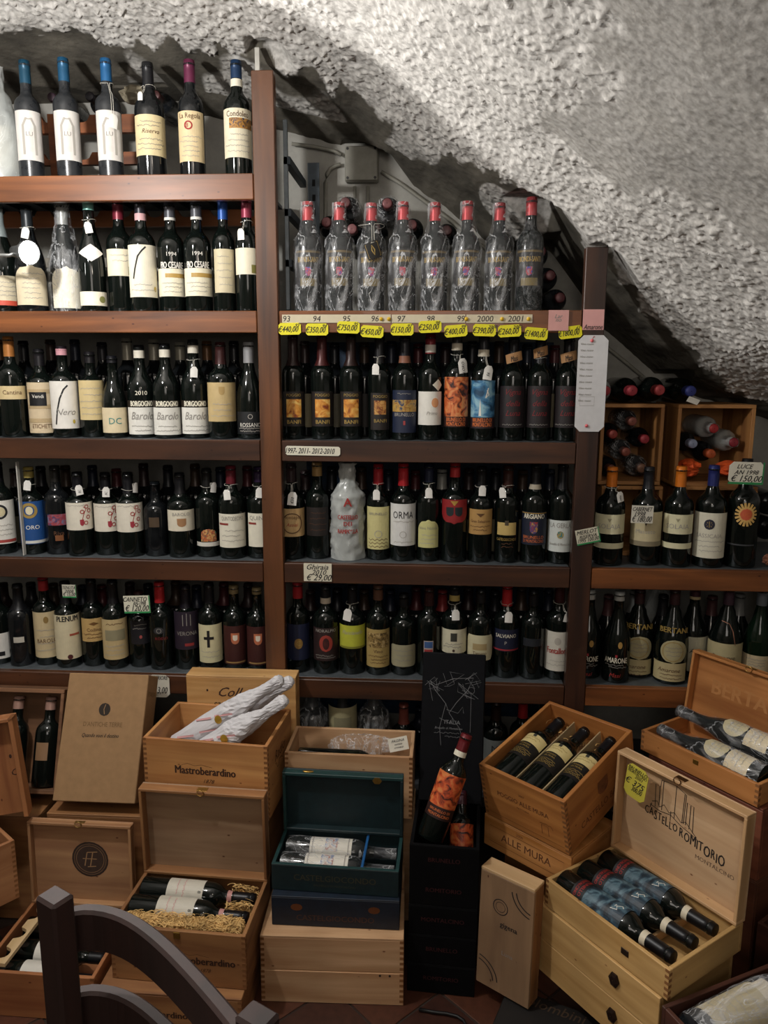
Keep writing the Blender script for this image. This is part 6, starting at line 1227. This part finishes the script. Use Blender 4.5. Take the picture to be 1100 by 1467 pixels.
# M crate with magnums
MWc = ('a0622f', 'cf8f52')
mc = crate('open pine crate with two film-wrapped large bottles at the right', (.790, -.221, .552), math.radians(-54), .352, .205, .060, cols=MWc, seed=51)
def bt_(P): P.text('BERTANI', .0, .105, .042, paint('b9804a', .7, noise=.1), 0, .03)
lid(mc, .352, .205, .060, .195, .12, MWc, rim=.024, prints=bt_, seed=52)
bx('clasp', (-.008, .008, -.1045, -.1025, .035, .048), BRASS, mc)
m = MW(mc)
for i, (yy, zz) in enumerate(((.030, .090), (-.048, .052))):
    lay(m, (.160, yy, zz), (-1, .0, .01), (0, -.35, 1), .316, .037, 'burgundy', '1a1a1e', .85, [(.30, .10, -.9, .9, 'beige', 'rect', [('s', .14, .26, 3, 'lgrey')]), (.52, .31, -.8, .8, 'cfc4a0', 'circle', [('s', .36, .47, 3, 'lgrey')])], ['rear film-wrapped large bottle in the right-hand crate', 'front film-wrapped large bottle in the right-hand crate'][i], wrap=(WRAPC, .0012), group='two large wrapped bottles')
a = Vector((.785, -.225, 0))
crate('reddish crate below the crate of large bottles', (.800, -.235, .355), math.radians(-54), .34, .19, .189, cols=('6a3826', '8a5038'), closed=True, joints=False, seed=53, prints=lambda P: P.text('BERTANI', .0, .08, .03, BURN, 0, .02))
crate('crate on the floor at the right under the reddish crate', (.800, -.235, 0), math.radians(-54), .34, .19, .347, cols=('5a3424', '7a4a34'), closed=True, joints=False, seed=54)
# N dark case bottom right with big bottle, second one behind
DKW = ('3a2018', '5c3426')
a = onZ(948, 1440, .315); b = onZ(1100, 1380, .315); ex = (b-a); rz = math.atan2(ex.y, ex.x); ex = Vector((math.cos(rz), math.sin(rz), 0)); ey = Vector((-math.sin(rz), math.cos(rz), 0)); c = a+ex*.1935-ey*.0735
nc = crate('dark brown open case with a dusty old bottle at the lower right corner', (c.x, c.y, .168), rz, .387, .147, .147, cols=DKW, joints=False, seed=55)
crate('thin dark case under the dusty old bottle case', (c.x, c.y, 0), rz, .387, .147, .166, cols=DKW, joints=False, seed=56)
m = MW(nc)
lay(m, (-.172, 0, .120), (1, .0, .1), (-.1, -.25, 1), .33, .048, 'bordeaux', '2a1a16', .8, [(.52, .10, -.97, .97, 'b5a988', 'rect', [('s', .15, .45, 6, 'lgrey')]), (.60, .50, -.6, .6, 'cfc6b2', 'rect')], 'big dusty bottle with mottled cream label at the lower right corner', glass=G_DUST, wrap=(WRAP, .002))
p = onZ(1075, 1300, .35)
nd = crate('dark reddish case with a pale-labelled bottle at the right edge', (p.x+.225, p.y-.045, .12), math.radians(-50), .36, .2, .17, cols=DKW, joints=False, seed=57)
crate('dark case beneath the reddish case at the right edge', (p.x+.225, p.y-.045, 0), math.radians(-50), .36, .2, .118, cols=DKW, joints=False, seed=58)
m = MW(nd); lay(m, (-.15, 0, .16), (1, 0, .1), (0, -.3, 1), .33, .045, 'bordeaux', '2a1a16', .8, [(.45, .15, -.9, .9, 'c4bca4', 'rect')], 'pale-labelled dark bottle cut by the right edge of view')
# flat black carton on the floor
a = onZ(700, 1405, .05); b = onZ(880, 1470, .05); ex = (b-a).normalized(); rz = math.atan2(ex.y, ex.x); ey = Vector((-ex.y, ex.x, 0)); 
q = onZ(790, 1440, .05)-ey*.06
t = thing('flat_black_carton', 'flat black carton with faint gold lettering on the floor at the bottom', 'box', (q.x, q.y, 0), (0, 0, rz))
v, f = box(-.115, .13, -.11, .075, 0, .05, .003); o = mk('carton', v, f, paint('14100e', .7, noise=.2), t); P = Print(); P.text('Colombini', 0, .01, .03, paint('4a3828', .6, noise=0), .2, 0); P.make('lettering', o, lambda x, y, l: (x, y+.04, .05+l))
o = mk('cable', *tube([onZ(x, y, .006) for x, y in ((600, 1446), (622, 1450), (640, 1452), (655, 1456), (664, 1462), (668, 1470), (664, 1480))], .004, 8), paint('0c0c0d', .5), None, True); tag(o, 'black cable curving on the floor in front of the black cases', 'cable')

# ================================================================== CHAIR
CHW = wood('21130f', '38221d', 'Z', .62, False, coat=0)
zt = .885
A = [onZ(x, y, zt) for x, y in ((92, 1300), (130, 1297), (170, 1305), (205, 1325), (235, 1350), (265, 1380), (295, 1413), (325, 1448), (350, 1480))]
p0 = onZ(78, 1282, .93); p1 = A[-1]+(A[-1]-A[-2])*.75
t = thing('dining_chair', 'dark brown wooden chair with curved back rails in the foreground', 'chair', (p0.x, p0.y, 0)); org = Vector((p0.x, p0.y, 0))
ang = math.atan2(p1.y-p0.y, p1.x-p0.x)
def postm(nm, c, z0, z1, w2=.020, d2=.016):
    v, f = box(-w2, w2, -d2, d2, z0, z1, .004); R = Matrix.Rotation(ang, 4, 'Z'); mk(nm, [R @ Vector(q)+(c-org) for q in v], f, CHW, t)
postm('back_post', Vector((p0.x, p0.y, 0)), 0, .93); postm('back_post', Vector((p1.x, p1.y, 0)), 0, .93)
def rail(pts, z0, z1, th):
    vs = []; fs = []; N = len(pts); P_ = [Vector((p.x, p.y, 0)) for p in pts]
    for i, p in enumerate(P_):
        tt = (P_[min(i+1, N-1)]-P_[max(i-1, 0)]).normalized(); n = Vector((-tt.y, tt.x, 0))
        for (o_, z) in ((-th, z0+.004), (-th, z1-.004), (-th+.004, z1), (th-.004, z1), (th, z1-.004), (th, z0+.004), (th-.004, z0), (-th+.004, z0)): vs.append(p+n*o_+Vector((0, 0, z))-org)
    for i in range(N-1):
        for k in range(8): fs.append([i*8+k, (i+1)*8+k, (i+1)*8+(k+1) % 8, i*8+(k+1) % 8])
    fs += [list(range(8)), [(N-1)*8+k for k in range(7, -1, -1)]]; mk('back_rail', vs, fs, CHW, t, False)
def fine(P_, n=28):
    P_ = [Vector((p0.x, p0.y, 0))]+[Vector((p.x, p.y, 0)) for p in P_]+[Vector((p1.x, p1.y, 0))]; d = [0]
    for u, v_ in zip(P_, P_[1:]): d.append(d[-1]+(v_-u).length)
    s = np.linspace(0, d[-1], n); x = np.interp(s, d, [p.x for p in P_]); y = np.interp(s, d, [p.y for p in P_])
    for _ in range(3): x[1:-1] = (x[:-2]+2*x[1:-1]+x[2:])/4; y[1:-1] = (y[:-2]+2*y[1:-1]+y[2:])/4
    return [Vector((a_, b_, 0)) for a_, b_ in zip(x, y)]
FA = fine(A); rail(FA, zt-.062, zt, .010); rail(FA, .70, .76, .010); rail(FA, .57, .62, .010)
ey = Vector((math.sin(ang), -math.cos(ang), 0)); ex = Vector((math.cos(ang), math.sin(ang), 0)); W = (p1-p0).to_2d().length
v, f = box(-.02, W+.02, -.40, .0, .44, .47, .008); Mx = Matrix((ex, Vector((-ey.x, -ey.y, 0)), Vector((0, 0, 1)))).transposed().to_4x4(); mk('seat', [Mx @ Vector(q) for q in v], f, CHW, t)
for s_ in (0, W): v, f = box(s_-.018, s_+.018, -.38, -.345, 0, .44, .004); mk('leg', [Mx @ Vector(q) for q in v], f, CHW, t)

# ================================================================== SMALL SPOT LAMP ON THE SECOND SHELF
p = onY(42, 362, -.10)
t = thing('clip_spotlight', 'small bright spotlight in front of the second shelf bottles at the left', 'lamp', p, (0, 0, 0))
hd = Matrix.Rotation(math.radians(62), 4, 'Z') @ Matrix.Rotation(math.radians(97), 4, 'X')
v, f = lathe([(.006, -.07), (.014, -.068), (.018, -.04), (.030, -.012), (.033, 0), (.031, .001)], 24, cap=False); mk('lamp_head', [hd @ Vector(q) for q in v], f, paint('6a6c6c', .35, .6), t, True)
em = bpy.data.materials.new('lit_lens'); em.use_nodes = True; nt = em.node_tree; nt.nodes.clear(); e_ = nt.nodes.new('ShaderNodeEmission'); e_.inputs[1].default_value = 30; e_.inputs[0].default_value = (1, .98, .95, 1); oo = nt.nodes.new('ShaderNodeOutputMaterial'); nt.links.new(e_.outputs[0], oo.inputs[0])
v, f = lathe([(.030, -.003), (.022, .002), (.001, .004)], 24, cap=False); mk('lens', [hd @ Vector(q) for q in v], f, em, t, True)
mk('arm', *tube([hd @ Vector((0, 0, -.05)), (-.06, .01, -.005), (-.16, .03, .0), (-.24, .1, .02)], .005, 8), paint('9a9c9a', .35, .6), t, True)
ang_ = hd @ Vector((0, 0, 1)); lamp('clip_spotlight_glow', 'SPOT', Vector(p)+Vector(ang_)*.012, 25, (1, .97, .93), .015, Vector(p)+Vector((1, -1.15, .05)), spot_size=math.radians(112), spot_blend=.12)
